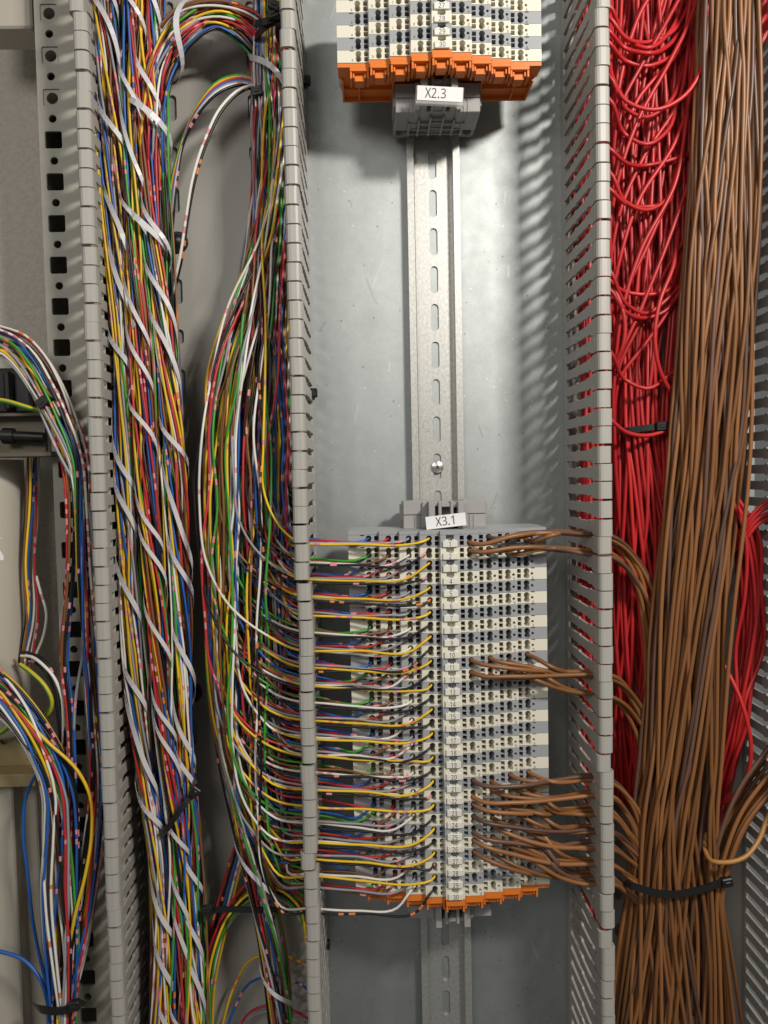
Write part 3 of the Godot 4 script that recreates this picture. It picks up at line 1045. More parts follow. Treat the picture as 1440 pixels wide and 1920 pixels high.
func colour_wires() -> void:
	# 1. the fan: every lead from the loom through the duct wall to its terminal
	var odd := ["blue", "red", "grey", "yellow"]      # levels a b c d
	var even := ["green", "brown", "white", "black"]
	for row in 30:
		var slack := rr(-2.6, 2.6)
		var sag := rr(0.0, 1.8)
		for lv in 4:
			var k := 3 - lv
			var nm: String = odd[lv] if row % 2 == 0 else even[lv]
			var h := hole(row, k, -1.0, row % 3 != 1 or lv == 3)
			var zt := h.z
			var sy := slot_y(h.y - (3.0 if row < 29 else [7.0, 8.0, 11.0, 18.0][lv]) + slack * (1.0 if row < 28 else 0.0) + rr(-1.2, 1.2), 1.6) + (lv - 1.5) * -0.75 + (0.9 if row % 2 == 0 else -0.9) + rr(-0.35, 0.35)
			var zs: float = [53.0, 57.0, 61.0, 65.5][lv] + rr(-1.2, 1.2)
			var run: float = h.x + 36.0
			var kn := PackedVector3Array()
			kn.append(h + Vector3(0.2, 0, -5.0))
			kn.append(h + Vector3(-0.4, -0.1, 0.2))
			kn.append(h + Vector3(-2.8, -0.9 - rr(0, 0.6), 2.5 + k * 0.1))
			kn.append(Vector3(h.x - minf(run * 0.3, 11.0), lerpf(h.y, sy, 0.62) - sag * 0.6 - rr(0.2, 1.6), zt + rr(2.4, 3.6)))
			kn.append(Vector3(h.x - run * 0.6, lerpf(h.y, sy, 0.86) - sag - rr(-0.6, 1.0), lerpf(zt + 3.0, zs, 0.6) + rr(-0.5, 1)))
			kn.append(Vector3(-33.0, sy, zs))
			kn.append(Vector3(-40.0, sy + rr(0.0, 0.6), zs - 1))
			# fan inside the duct, in photograph pixels
			var ys := 889.0 + (-sy) * 1450.0 / (CAM_D - zs)
			var t := clampf((ys - 1000.0) / 170.0, 0.0, 1.0)
			var q := rng.randf()
			var xc := lerpf(530.0, lerpf(500.0, 366.0, t), pow(q, 0.7))
			if ys > 1480: xc = lerpf(540.0, 392.0 + (ys - 1480) * 0.32, pow(q, 0.75))
			var zc := rr(24, 50) + 14.0 * q
			var d := 548.0 - xc
			var dd := maxf(d, 105.0)
			for w in [[548.0 - 0.30 * d, ys - 0.15 * dd - 3.0], [548.0 - 0.66 * d, ys - 0.42 * dd - 8.0], [548.0 - 0.91 * d, ys - 0.84 * dd - 14.0], [xc, ys - 1.36 * dd - 36.0]]:
				kn.append(W(w[0] + rr(-3, 3), w[1] + rr(-3, 3), lerpf(zs - 4, zc, (548.0 - w[0]) / d)))
			var y0 := ys - 1.36 * dd - 36.0
			var x_top := 508.0 + rr(-26, 26)
			var steps := int((y0 - 330.0) / 130.0)
			for i in range(1, steps + 1):
				var yy := y0 - (y0 - 330.0) * i / (steps + 1.0)
				var f := smoothstep(820.0, 330.0, yy)
				kn.append(W(lerpf(xc, x_top, f) + rr(-9, 9), yy, lerpf(zc, 34.0, f * 0.6) + rr(-5, 5)))
			var arc := row % 3 == 0 or (row % 3 == 1 and lv == 1)
			if arc:
				# over the top of the duct and down into the left loom
				var o := rr(-1, 1)
				for w in [[520.0 + o * 16, 235.0, 30.0], [510.0 + o * 20, 130.0, 32.0], [470.0 + o * 20, 55.0 - o * 26, 34.0], [410.0 + o * 10, 28.0 - o * 30, 36.0], [345.0 - o * 20, 52.0 - o * 30, 38.0], [300.0 - o * 30, 120.0 - o * 14, 40.0], [283.0 - o * 34, 240.0, 40.0], [285.0 - o * 36, 420.0, 36.0], [290.0 - o * 34, 620.0, 30.0]]:
					kn.append(W(w[0] + rr(-5, 5), w[1] + rr(-5, 5), w[2] + rr(-9, 9)))
			else:
				kn.append(W(520.0 + rr(-22, 26), 200.0, rr(16, 44)))
				kn.append(W(518.0 + rr(-22, 26), 60.0, rr(16, 44)))
				kn.append(W(516.0 + rr(-22, 26), -50.0, rr(16, 44)))
			var lab := "%s wire in left hole %s of the lower block %s" % [nm, ["a", "b", "c", "d"][lv], ordinal(row)]
			banded(catmull(kn, 5.0), nm, lab, "leads from the left duct to row X3.1", 0.76, [0, 1, 0, 3, 3][rng.randi() % 5])
	# 2. the two taped looms at the left
	# overall course: px, py, z, half width
	var course := [[238, -60, 40, 72], [240, 120, 40, 68], [254, 380, 38, 66], [268, 640, 38, 66], [282, 900, 38, 64], [294, 1150, 37, 60], [306, 1400, 36, 54], [328, 1600, 35, 50], [336, 1760, 35, 52], [338, 1970, 35, 58]]
	var cables := [[-0.66, 4.0, "leftmost front"], [0.02, 7.0, "middle front"], [0.66, 4.0, "right front"], [-0.34, -9.0, "left rear"], [0.42, -9.0, "right rear"]]
	for g in 5:
		var ck := []
		for i in course.size():
			var c = course[i]
			var ph := i * 0.9 + g * 1.7
			ck.append([c[0] + (cables[g][0] + 0.16 * sin(ph)) * c[3], c[1], c[2] + cables[g][1] + 2.0 * cos(ph), 0.29 * c[3], 5.2])
		var ws := loom(ck, 17, 0.74, 0.6, 14.0, 6, 2.6 + 0.3 * g)
		for i in ws.size():
			var nm := pick()
			banded(ws[i], nm, "%s banded wire of the %s taped cable in the left duct" % [nm, cables[g][2]], "%s wires of the %s taped cable" % [nm, cables[g][2]], 0.74)
		for q in (2 if g < 3 else 1):
			tape(ck, 1.3 + 2.1 * g + PI * q, [96.0, 84.0, 90.0, 100.0, 92.0][g], "%s white ribbon wound round the %s cable of the left duct" % [["first", "second"][q], cables[g][2]], [2.9, 2.4, 2.7, 3.1, 2.3][g])
	tape([[283, 620, 38, 30, 12], [283, 240, 41, 36, 12], [300, 120, 41, 34, 12], [345, 52, 41, 32, 12], [410, 28, 38, 32, 12], [470, 55, 36, 28, 12], [510, 130, 34, 26, 12], [520, 235, 32, 26, 12]], 0.4, 70.0, "white ribbon wound round the arching loom at the top")
	# deep mass of wires that fills the duct behind the fan and behind the taped cables: too many and too deep to count
	var mass := MB.new()
	for i in 330:
		var ys := rr(985, 1690)
		var t := clampf((ys - 1000.0) / 170.0, 0.0, 1.0)
		var xc := lerpf(534.0, lerpf(500.0, 385.0, t), rng.randf())
		if ys > 1480: xc = lerpf(540.0, 400.0 + (ys - 1480) * 0.32, rng.randf())
		var d := 552.0 - xc
		var dd := maxf(d, rr(70, 115))
		var z := rr(6, 42)
		var kn := []
		kn.append([570.0, ys + 3, z + 12])
		for w in [[548.0 - 0.30 * d, ys - 0.15 * dd - 3.0], [548.0 - 0.66 * d, ys - 0.42 * dd - 8.0], [548.0 - 0.91 * d, ys - 0.84 * dd - 14.0], [xc, ys - 1.36 * dd - 36.0]]:
			kn.append([w[0] + rr(-5, 5), w[1] + rr(-5, 5), z + rr(-3, 3)])
		var y0: float = ys - 1.36 * dd - 36.0
		var xt := rr(478, 548)
		var n := int((y0 - 120.0) / 150.0) + 1
		for j in range(1, n + 1):
			var yy := lerpf(y0, 120.0, float(j) / n)
			kn.append([lerpf(xc, xt, smoothstep(850.0, 300.0, yy)) + rr(-10, 10), yy, clampf(z + rr(-6, 6), 4.0, 40.0)])
		kn.append([xt, -50.0, z])
		var c := hue(pick())
		strand(mass, catmull(px_path(kn), 7.0), 0.72, c)
	for i in 190:
		var xo := rr(-1, 1)
		var zo := rr(10, 42)
		var p1 := rr(0, TAU)
		var kn := []
		for j in course.size():
			var c = course[j]
			kn.append([c[0] + c[3] * clampf(xo + 0.22 * sin(p1 + j * 1.3), -1.0, 1.0), c[1], zo + 4.0 * cos(p1 + j)])
		strand(mass, catmull(px_path(kn), 8.0), 0.72, hue(pick()))
	tag(put("wire_mass", mass.mesh(), M.wire), "dense mass of coloured wires deep behind the fan in the left duct", "wires", "", "stuff")
	# 3. loom that goes on down the right side of the duct
	var lc := [[512, 250, 26, 22, 12], [470, 700, 24, 34, 14], [420, 1150, 26, 34, 14], [424, 1390, 32, 22, 12], [455, 1530, 36, 22, 12], [492, 1680, 38, 24, 13], [515, 1800, 38, 24, 13], [530, 1970, 38, 24, 13]]
	var ws := loom(lc, 34, 0.76, 0.6, 14.0, 6, 1.6)
	for i in ws.size():
		var nm := pick()
		banded(ws[i], nm, "%s banded wire of the loom running down beside the fan" % nm, "%s wires of the loom beside the fan" % nm, 0.76)
	tape([[424, 1390, 32, 22, 12], [455, 1530, 36, 22, 12], [492, 1680, 38, 24, 13], [515, 1800, 38, 24, 13], [530, 1970, 38, 24, 13]], 0.2, 96.0, "white ribbon wound round the lower right loom of the left duct", 2.6)
	# 4. small arch under the upper bow
	for i in 7:
		var nm: String = ["green", "yellow", "red", "blue", "grey", "white", "black"][i]
		var o := i - 3.0
		banded(catmull(px_path([[545, 178 + o, 30], [490, 160 + o * 2, 30], [455, 150 + o * 3.0, 31], [415, 160 + o * 3.6, 30 + i], [375, 200 + o * 3, 30 + i], [345, 260 + o * 2, 30], [328 + o * 1.5, 330, 28], [318 + o * 2, 420, 26], [312 + o * 2, 520, 22], [310 + o * 3, 700, 18]]), 5.0), nm, "%s wire in the small arch under the upper bow" % nm, "")
	banded(catmull(px_path([[540, 160, 34], [490, 158, 36], [455, 165, 40], [415, 200, 44], [385, 260, 46], [360, 340, 46], [350, 400, 44], [338, 480, 40], [325, 540, 34], [318, 640, 26]]), 5.0), "white", "single white wire with pink bands hanging over the duct floor", "", 0.95, 1)
	banded(catmull(px_path([[540, 164, 33], [490, 161, 34], [455, 170, 38], [418, 205, 42], [390, 262, 44], [364, 345, 44], [353, 405, 42], [341, 485, 38], [328, 545, 32], [320, 640, 24]]), 5.0), "black", "single black wire with pink bands hanging over the duct floor", "", 0.95, 1)
	# 5. arches at the bottom of the left duct
	for i in 20:
		var nm := pick()
		var o := rr(-1, 1)
		var z := rr(10, 30)
		banded(catmull(px_path([[575, 1770 + o * 30, z], [560, 1700 + o * 22, z], [520, 1668 + o * 18, z], [470, 1675 + o * 22, z + 4], [430, 1715 + o * 20, z + 4], [402 + o * 10, 1780, z + 4], [388 + o * 14, 1860, z + 2], [382 + o * 15, 1960, z]]), 5.0), nm, "%s banded wire in the arch at the foot of the left duct" % nm, "%s wires of the arch at the foot of the left duct" % nm)
	for i in 5:
		var o := float(i) * 6.0
		var nm: String = ["red", "black", "blue", "white", "yellow"][i]
		banded(catmull(px_path([[480 + o * 0.6, 1450, 24], [452 + o * 0.8, 1550, 22], [424 + o, 1640, 20], [396 + o * 1.2, 1740, 18], [378 + o, 1850, 16], [374 + o, 1960, 16]]), 5.0), nm, "%s wire slanting from the loom to the foot of the left duct" % nm, "")
	for i in 4:
		var nm: String = ["yellow", "blue", "red", "grey"][i]
		var yb: float = [1788.0, 1830.0, 1885.0, 1895.0][i]
		banded(catmull(px_path([[600, yb + 44, 10], [560, yb + 14, 14], [505, yb + 0, 16], [470, yb + 12, 16], [440, yb + 60, 16], [415, yb + 140, 14]]), 5.0), nm, "low %s wire bowing across the duct floor near the bottom" % nm, "")
	for i in 3:
		var o := i * 14.0
		var pp := catmull(px_path([[470 - i * 8, 925 + o * 1.4, 14], [500, 908 + o, 24], [530, 908 + o, 30], [550, 925 + o * 1.5, 34], [566, 960 + o * 2, 30]]), 4.0)
		plain_wire("black_cable", pp, Color(0.010, 0.010, 0.011), "black cable curling at the duct wall above the fan, %s" % ["upper", "middle", "lower"][i], "", 1.9)
	# black push rivets on the duct floor
	for p in [[333, 455, "black round rivet beside the single hanging wires"], [360, 1298, "black round rivet between the loom and the fan"]]:
		var at := W(p[0], p[1], 2.4)
		var o := thing("push_rivet", p[2], "rivet", at)
		var mb := MB.new()
		var pr := PackedVector2Array()
		for i in 9: pr.append(Vector2(6.4 * cos(PI * 0.5 * i / 8.0), 7.5 * sin(PI * 0.5 * i / 8.0)))
		mb.lathe(Vector3.ZERO, pr, 24)
		put("dome", mb.mesh(), M.black, o)
		mb = MB.new()
		mb.lathe(Vector3.ZERO, PackedVector2Array([Vector2(7.2, 0), Vector2(7.2, 0.8), Vector2(6.2, 1.0)]), 24)
		put("rim", mb.mesh(), M.black, o)
	# ties
	cable_tie("black cable tie at the top right of the left duct, uppermost", [[478, 45, 52], [500, 40, 56], [530, 30, 50], [552, 20, 36]], [512, 28, 56, 20], 4.0)
	cable_tie("black cable tie strapped down at the bend of the bow", [[466, 98, 6], [478, 72, 40], [505, 45, 54], [545, 36, 48]], [515, 12, 58, -25], 4.0)
	cable_tie("black cable tie holding the small arch at the duct wall", [[474, 172, 34], [490, 170, 40], [515, 165, 36]], [482, 173, 40, 12], 4.0)
	cable_tie("long black cable tie slanting across the taped looms", [[300, 1568, 46], [315, 1552, 54], [340, 1515, 58], [362, 1488, 54], [366, 1450, 36]], [366, 1484, 56, 52], 3.6)
	cable_tie("straight black cable tie across the arch at the bottom", [[385, 1707, 44], [420, 1705, 46], [490, 1706, 44], [540, 1705, 30]], [390, 1706, 46, 8], 3.6)
	for p in [[575, 152, "black cable tie end poking out of the duct wall near the top"], [588, 737, "black cable tie end poking out of the duct wall half way"], [612, 1770, "black cable tie end poking out of the duct wall near the bottom"]]:
		var o := thing("cable_tie", p[2], "cable tie", W(p[0], p[1], 12))
		var mb := MB.new()
		mb.cbox(Vector3(-6, -3, -2), Vector3(2.6, 3, 3), 0.8)
		put("head", mb.mesh(), M.black, o)
		mb = MB.new()
		mb.cbox(Vector3(-1.5, -4.6, -1), Vector3(0.8, -2.8, 1.5), 0.3)
		put("strap", mb.mesh(), M.black, o)

func red_col() -> Color:
	var k := rr(0.82, 1.12)
	return Color(0.49 * k, 0.022 * k, 0.024 * k)

func brown_col() -> Color:
	var k := rr(0.62, 1.15)
	if rng.randf() < 0.22: return Color(0.15 * k, 0.078 * k, 0.055 * k)
	return Color(0.262 * k, 0.112 * k, 0.040 * k)

func red_and_brown() -> void:
	# red loom behind
	var rk := [[1235, -60, 24, 88, 16], [1228, 150, 24, 82, 16], [1222, 350, 24, 74, 16], [1216, 560, 24, 62, 16], [1208, 720, 24, 50, 14], [1206, 800, 24, 42, 14], [1212, 900, 24, 62, 15], [1220, 1050, 22, 76, 15], [1225, 1250, 20, 80, 14], [1230, 1500, 18, 80, 12]]
	for w in loom(rk, 70, 1.25, 0.6, 34.0, 4):
		plain_wire("red_wire", w, red_col(), "red wire of the loom lying deep in the right duct", "red wires of the deep loom", 1.28)
	for i in 16:
		var x := rr(139.5, 152.0)
		var z := rr(6, 44)
		var ph := rr(0, TAU)
		var kn := PackedVector3Array()
		for j in 15: kn.append(Vector3(x + 2.2 * sin(ph + j * 1.1), 345.0 - j * 46.0, clampf(z + 5.0 * sin(ph * 2.0 + j * 0.8), 4.5, 48.0)))
		plain_wire("red_wire", catmull(kn, 7.0), red_col(), "red wire running close along the inside of the duct wall, seen through its slots", "red wires along the duct wall", 1.25)
	# loose red bows from the slots
	var ys := [18, 40, 62, 84, 150, 196, 286, 330, 362, 508, 530, 548, 662, 786]
	for i in ys.size():
		var y: float = ys[i]
		var dip := rr(10, 84)
		var xr := rr(1262, 1312)
		plain_wire("red_wire", catmull(px_path([[1120, y - 22, 52], [1142, y - 8 + rr(-6, 6), 56], [1172, y + dip * 0.75, 50 + rr(-6, 4)], [1212, y + dip, 46 + rr(-4, 8)], [1252, y + dip * 0.65, 44], [xr, y - rr(0, 30), 38], [xr + 8, y - rr(80, 130), 30], [xr - rr(0, 20), y - 240, 24]]), 5.0), red_col(), "red wire bowing loosely out of the duct wall, %s" % ("%s from the top" % ORD[i]), "red wires bowing out of the wall", 1.3)
	for i in 11:
		var y := 60.0 + i * 62.0 + rr(-34, 34)
		var z := rr(34, 47)
		var e := rr(0.7, 1.3)
		plain_wire("red_wire", catmull(px_path([[1318 + rr(-16, 8), y - 330 * e, z - 8], [1300 + rr(-14, 8), y - 210 * e, z], [1262 + rr(-16, 16), y - 110 * e, z + 2], [1205 + rr(-16, 16), y - 10, z + 2], [1160 + rr(-6, 8), y + 85 * e, z], [1147 + rr(-3, 6), y + 190 * e, z - 6], [1152 + rr(-2, 14), y + 320 * e, z - 16]]), 5.0), red_col(), "red wire slanting across the deep red loom towards the duct wall", "red wires slanting across the deep loom", 1.3)
	plain_wire("red_wire", catmull(px_path([[1312, -40, 62], [1328, 30, 62], [1322, 110, 60], [1285, 178, 58], [1225, 206, 58], [1175, 190, 56], [1150, 150, 52], [1144, 90, 40], [1146, -10, 30]]), 5.0), red_col(), "big red loop hanging in front of the deep red loom", "", 1.35)
	plain_wire("red_wire", catmull(px_path([[1272, 430, 40], [1262, 500, 50], [1236, 570, 54], [1228, 630, 54], [1236, 690, 52], [1258, 735, 46], [1290, 760, 30]]), 5.0), red_col(), "red wire swinging in an S beside the brown loom", "", 1.35)
	plain_wire("red_wire", catmull(px_path([[1138, 520, 50], [1160, 560, 54], [1172, 610, 54], [1164, 660, 52], [1144, 690, 46], [1130, 740, 36]]), 5.0), red_col(), "small red loop close beside the duct wall", "", 1.35)
	# red wires between brown loom and right wall
	for i in 20:
		var o := rr(-1, 1)
		var z := rr(24, 50)
		var e := rr(-40, 40)
		plain_wire("red_wire", catmull(px_path([[1330 + o * 30, 820 + e, 20], [1368 + rr(-14, 14), 930 + e * 0.6, z + rr(-5, 5)], [1402 + o * 16 + rr(-8, 8), 1020 + e, z], [1414 + o * 24 + rr(-8, 8), 1130 + e, z], [1404 + o * 26 + rr(-10, 10), 1240 + e, z + rr(-6, 6)], [1388 + o * 22 + rr(-8, 8), 1330 + e, z], [1366 + o * 14, 1430 + e * 0.6, z - 8], [1340 + o * 20, 1540, 16]]), 5.0), red_col(), "red wire of the bow between the brown loom and the right duct wall", "red wires of the bow beside the right wall", 1.3)
	for i in 4:
		plain_wire("red_wire", catmull(px_path([[1470, 925 + i * 14, 50], [1425, 950 + i * 10, 50], [1395, 985 + i * 10, 46], [1370, 1040, 30]]), 5.0), red_col(), "short red wire coming in over the right duct wall", "red wires coming in over the right wall", 1.3)
	plain_wire("red_wire", catmull(px_path([[1318, 1170, 30], [1352, 1236, 44], [1388, 1310, 54], [1408, 1400, 56], [1398, 1460, 50], [1370, 1498, 44], [1345, 1510, 34]]), 5.0), red_col(), "red wire crossing in front of the bow beside the brown loom", "", 1.35)
	for i in 9:
		var o := rr(-1, 1)
		plain_wire("red_wire", catmull(px_path([[1470 + o * 14, -60, 30], [1440 + o * 16, 20, 32], [1420 + o * 12, 80, 32], [1408 + o * 8, 150, 28], [1395 + o * 8, 260, 20], [1380, 420, 14]]), 5.0), red_col(), "red wire at the top right corner behind the brown loom", "red wires at the top right corner", 1.3)
	# brown loom in front
	var bk := [[1372, -60, 58, 46, 12], [1370, 120, 57, 56, 12], [1364, 350, 55, 70, 12], [1352, 620, 53, 80, 12], [1332, 880, 50, 78, 13], [1302, 1150, 48, 78, 13], [1282, 1400, 46, 80, 13], [1268, 1560, 44, 86, 13], [1270, 1665, 42, 92, 12], [1274, 1780, 42, 112, 13], [1278, 1980, 40, 132, 14]]
	for w in loom(bk, 88, 1.34, 0.36, 36.0, 6):
		plain_wire("brown_wire", w, brown_col(), "brown wire of the thick loom running down the right duct", "brown wires of the thick loom", 1.34)
	# brown leads to the terminals
	var aims := {0: 1003, 1: 1036, 10: 1252, 11: 1282, 20: 1462, 21: 1496, 22: 1522, 23: 1552, 24: 1592, 25: 1618, 26: 1644}
	for row in aims:
		for k in 4:
			var h := hole(row, k, 1.0, (row + k) % 3 != 0)
			var zs := rr(54, 67)
			var yw := W(1120, aims[row] + rr(-2, 2) + (k - 1.5) * 4.0, zs).y
			var sy := slot_y(yw) + (1.5 - k) * 0.8 + rr(-0.3, 0.3)
			var kn := PackedVector3Array()
			kn.append(h + Vector3(-0.2, 0, -5))
			kn.append(h + Vector3(0.4, -0.1, 0.2))
			kn.append(h + Vector3(3.2, -0.8, 3.4))
			var run := 133.0 - h.x
			var lift := 2.4 if row < 2 else (0.2 if row < 12 else -0.6)
			kn.append(Vector3(h.x + run * 0.34, lerpf(h.y, sy, 0.38) + lift + rr(-0.4, 0.4), maxf(h.z + 4.0, 71.0) + rr(-1, 2.5)))
			kn.append(Vector3(h.x + run * 0.7, lerpf(h.y, sy, 0.82) + lift * 0.8 + rr(-0.4, 0.4), lerpf(h.z + 4.5, zs, 0.6) + rr(0, 2)))
			kn.append(Vector3(133.0, sy, zs))
			kn.append(Vector3(142.0, sy - rr(0, 1.2), zs - 1))
			var py := 889.0 - sy * 1450.0 / (CAM_D - 50.0)
			var xo := rr(-22, 22)
			var endy := 1660.0
			var dy := maxf((endy - py), 60.0)
			if row < 12:
				kn.append(W(1192 + xo * 0.5, py + 52, 44))
				kn.append(W(1222 + xo, py + 150, 38))
				kn.append(W(1228 + xo, py + 300, 34))
				if py + 480 < endy: kn.append(W(1222 + xo, py + 440, 32))
			else:
				kn.append(W(1178 + xo * 0.2, py + minf(30, dy * 0.25), 50))
				kn.append(W(1205 + xo * 0.5, py + minf(90, dy * 0.6), 46))
			kn.append(W(1212 + xo * 1.4, endy, 42))
			kn.append(W(1196 + xo * 1.7, 1780, 40))
			kn.append(W(1186 + xo * 2.0, 1980, 36))
			var o := put("brown_wire", wire_mesh(catmull(kn, 5.0), 1.36, brown_col(), Color(0, 0, 0), 3, 8), M.cable)
			tag(o, "brown wire in right hole %s of the lower block %s" % [["d", "c", "b", "a"][k], ordinal(row)], "wire", "brown leads to row X3.1")
	# brown branch from the lower right
	for i in 16:
		var o := rr(-1, 1)
		var z := rr(30, 56)
		plain_wire("brown_wire", catmull(px_path([[1490, 1400 + o * 70, z - 6], [1440, 1460 + o * 62, z], [1395 + o * 8, 1520 + o * 48, z], [1362 + o * 16, 1600 + o * 24, z], [1346 + o * 16, 1680, z - 4], [1350 + o * 22, 1790, z - 6], [1358 + o * 30, 1980, z - 10]]), 5.0), brown_col(), "brown wire of the branch joining from the lower right", "brown wires of the lower right branch", 1.4)
	plain_wire("brown_wire", catmull(px_path([[1322, 1560, 40], [1324, 1600, 54], [1336, 1615, 63], [1360, 1617, 66], [1395, 1608, 66], [1420, 1580, 62], [1440, 1530, 56], [1470, 1470, 50]]), 4.0), Color(0.42, 0.20, 0.06), "light brown wire bowing out alone to the lower right edge", "", 1.5)
	cable_tie("black cable tie round the deep red loom", [[1150, 806, 28], [1170, 808, 40], [1205, 803, 44], [1235, 799, 44], [1258, 796, 34]], [1239, 799, 45, 3], 4.0)
	cable_tie("long black cable tie round the thick brown loom", [[1170, 1655, 38], [1185, 1661, 58], [1220, 1672, 60], [1262, 1677, 60], [1310, 1669, 59], [1350, 1656, 57], [1370, 1650, 48]], [1362, 1653, 56, 10], 4.4)

func side_equipment() -> void:
	# perforated frame post
	var z := 42.0
	var post := thing("frame_post", "grey perforated cabinet frame post left of the wire duct", "frame post")
	var mb := MB.new()
	var U := Vector3(1, 0, 0)
	var V := Vector3(0, 1, 0)
	var N := Vector3(0, 0, 1)
	var x0 := W(75, 300, z).x
	var cx := W(97, 183, z).x
	var y_sq := W(97, 183, z).y
	var pitch := 25.2
	var o := Vector3(0, 0, z)
	mb.cell(o, U, V, N, Rect2(x0, -420, cx - 6.5 - x0, 770), PackedVector2Array(), 0)
	mb.cell(o, U, V, N, Rect2(cx + 6.5, -420, -160.6 - cx - 6.5, 770), PackedVector2Array(), 0)
	var rec := MB.new()
	var nut_n := 0
	for i in range(-6, 26):
		var y := y_sq - i * pitch
		if y > 350 or y < -410: continue
		mb.cell(o, U, V, N, Rect2(cx - 6.5, y - 7.2, 13, 14.4), round_rect(Vector2(cx, y), 10.4, 10.4, 1.2), 2.0, false)
		mb.cell(o, U, V, N, Rect2(cx - 6.5, y - pitch + 7.2, 13, pitch - 14.4), ngon(Vector2(cx, y - pitch * 0.5), 2.4, 16), 2.0, false)
		if i <= 0 and i > -4:
			# caged nut set into the square hole
			var nb := MB.new()
			nb.cell(Vector3(0, 0, -1.0), U, V, N, Rect2(-5.1, -5.1, 10.2, 10.2), ngon(Vector2.ZERO, 3.5, 20), 8.0)
			tag(put("cage_nut", nb.mesh(), M.paint, null, Vector3(cx, y, z)), ["square nut with a round threaded hole, third from the top of the post", "square nut with a round threaded hole, second from the top of the post", "square nut with a round threaded hole, topmost in the post", "square nut with a round threaded hole, above all others in the post"][min(-i, 3)], "cage nut")
	mb.cbox(Vector3(x0 - 0.3, -420, z - 50), Vector3(x0 + 1.6, 350, z - 0.6), 0.3)
	put("face", mb.mesh(), M.paint, post)
	mb = MB.new()
	mb.cbox(Vector3(x0 + 2.2, -420, z - 52), Vector3(-163, 350, z - 50), 0.2)
	mb.cbox(Vector3(-165, -420, z - 49.8), Vector3(-163, 350, z - 2.4), 0.2)
	put("inner_web", mb.mesh(), M.paint, post)
	# cross bar at the top left corner
	var b := thing("cross_bar", "grey beige frame bar in the top left corner", "frame bar")
	mb = MB.new()
	mb.cbox(Vector3(W(-60, 0, 30).x, W(0, 52, 30).y, 4), Vector3(W(58, 0, 30).x, W(0, -60, 30).y, 30), 1.2)
	put("bar", mb.mesh(), M.beige, b)
	# black connector box
	b = thing("connector_box", "black plastic box under the wires at the left edge", "box")
	mb = MB.new()
	mb.cbox(Vector3(W(-60, 700, 40).x, W(0, 776, 40).y, 0), Vector3(W(52, 700, 40).x, W(0, 688, 40).y, 36), 2.0)
	put("housing", mb.mesh(), M.black, b)
	mb = MB.new()
	mb.cbox(Vector3(W(2, 700, 42).x, W(0, 770, 42).y, 35), Vector3(W(18, 700, 42).x, W(0, 695, 42).y, 41), 1.5)
	put("rib", mb.mesh(), M.black, b)
	# bracket with a bolt
	b = thing("bracket", "dark metal bracket above the beige pipe at the left edge", "bracket")
	mb = MB.new()
	mb.cbox(Vector3(W(-80, 800, 40).x, W(0, 852, 40).y, 36), Vector3(W(84, 800, 40).x, W(0, 778, 40).y, 39), 0.5)
	put("face", mb.mesh(), M.dark_metal, b)
	mb = MB.new()
	mb.cbox(Vector3(W(-80, 800, 50).x, W(0, 858, 50).y, 36), Vector3(W(99, 800, 50).x, W(0, 848, 50).y, 54), 0.5)
	mb.cbox(Vector3(W(-80, 800, 46).x, W(0, 782, 46).y, 36), Vector3(W(94, 800, 46).x, W(0, 775, 46).y, 48), 0.5)
	put("flange", mb.mesh(), M.dark_metal, b)
	mb = MB.new()
	var bp := W(12, 817, 46)
	mb.tube(PackedVector3Array([bp, bp + Vector3(23, -1.5, 0)]), 3.2, 12, PackedColorArray(), true)
	mb.tube(PackedVector3Array([bp + Vector3(-2, 0, 0), bp + Vector3(5, -0.4, 0)]), 5.0, 6, PackedColorArray(), true)
	put("bolt", mb.mesh(), M.black, b)
	# beige pipe with a sticker
	b = thing("pipe", "beige plastic pipe along the left edge below the bracket", "pipe")
	mb = MB.new()
	var pr := 20.0
	var px := W(44, 1100, 20).x - pr
	mb.tube(PackedVector3Array([Vector3(px + 2, W(0, 862, 20).y, 20), Vector3(px, W(0, 1370, 20).y, 20)]), pr, 40, PackedColorArray(), true)
	put("tube", mb.mesh(), M.beige, b)
	mb = MB.new()
	var ym := W(0, 1010, 40).y
	mb.tube(PackedVector3Array([Vector3(px + 0.6, ym + 0.2, 20), Vector3(px + 0.6, ym + 26, 20)]), pr + 0.7, 40, PackedColorArray(), true)
	mb.tube(PackedVector3Array([Vector3(px + 0.4, ym - 16, 20), Vector3(px + 0.6, ym + 0.0, 20)]), pr + 0.7, 40, PackedColorArray(), true)
	put("sleeve", mb.mesh(), M.beige, b)
	mb = MB.new()
	for i in 10:
		var a0 := PI * (0.25 + 0.04 * i)
		var a1 := PI * (0.25 + 0.04 * (i + 1))
		var r := pr + 1.0
		mb.quad(Vector3(px + r * cos(a0), ym - 14, 20 + r * sin(a0)), Vector3(px + r * cos(a1), ym - 14, 20 + r * sin(a1)), Vector3(px + r * cos(a1), ym + 13, 20 + r * sin(a1)), Vector3(px + r * cos(a0), ym + 13, 20 + r * sin(a0)), Vector3(0, 0, 1))
	put("sticker", mb.mesh(), M.paper, b)
	# perforated ochre rail and panel below
	b = thing("perforated_bar", "ochre metal bar with round holes at the lower left", "bar")
	mb = MB.new()
	var q0 := W(-40, 1400, 24)
	var yh := W(0, 1392, 24).y
	for i in 5:
		mb.cell(Vector3(W(60, 1400, 24).x - 12.0 * (i + 1), yh, 24), U, V, N, Rect2(0, -16, 12, 32), ngon(Vector2(6, 1), 2.6, 14), 2.0)
	put("face", mb.mesh(), M.ochre, b)
	mb = MB.new()
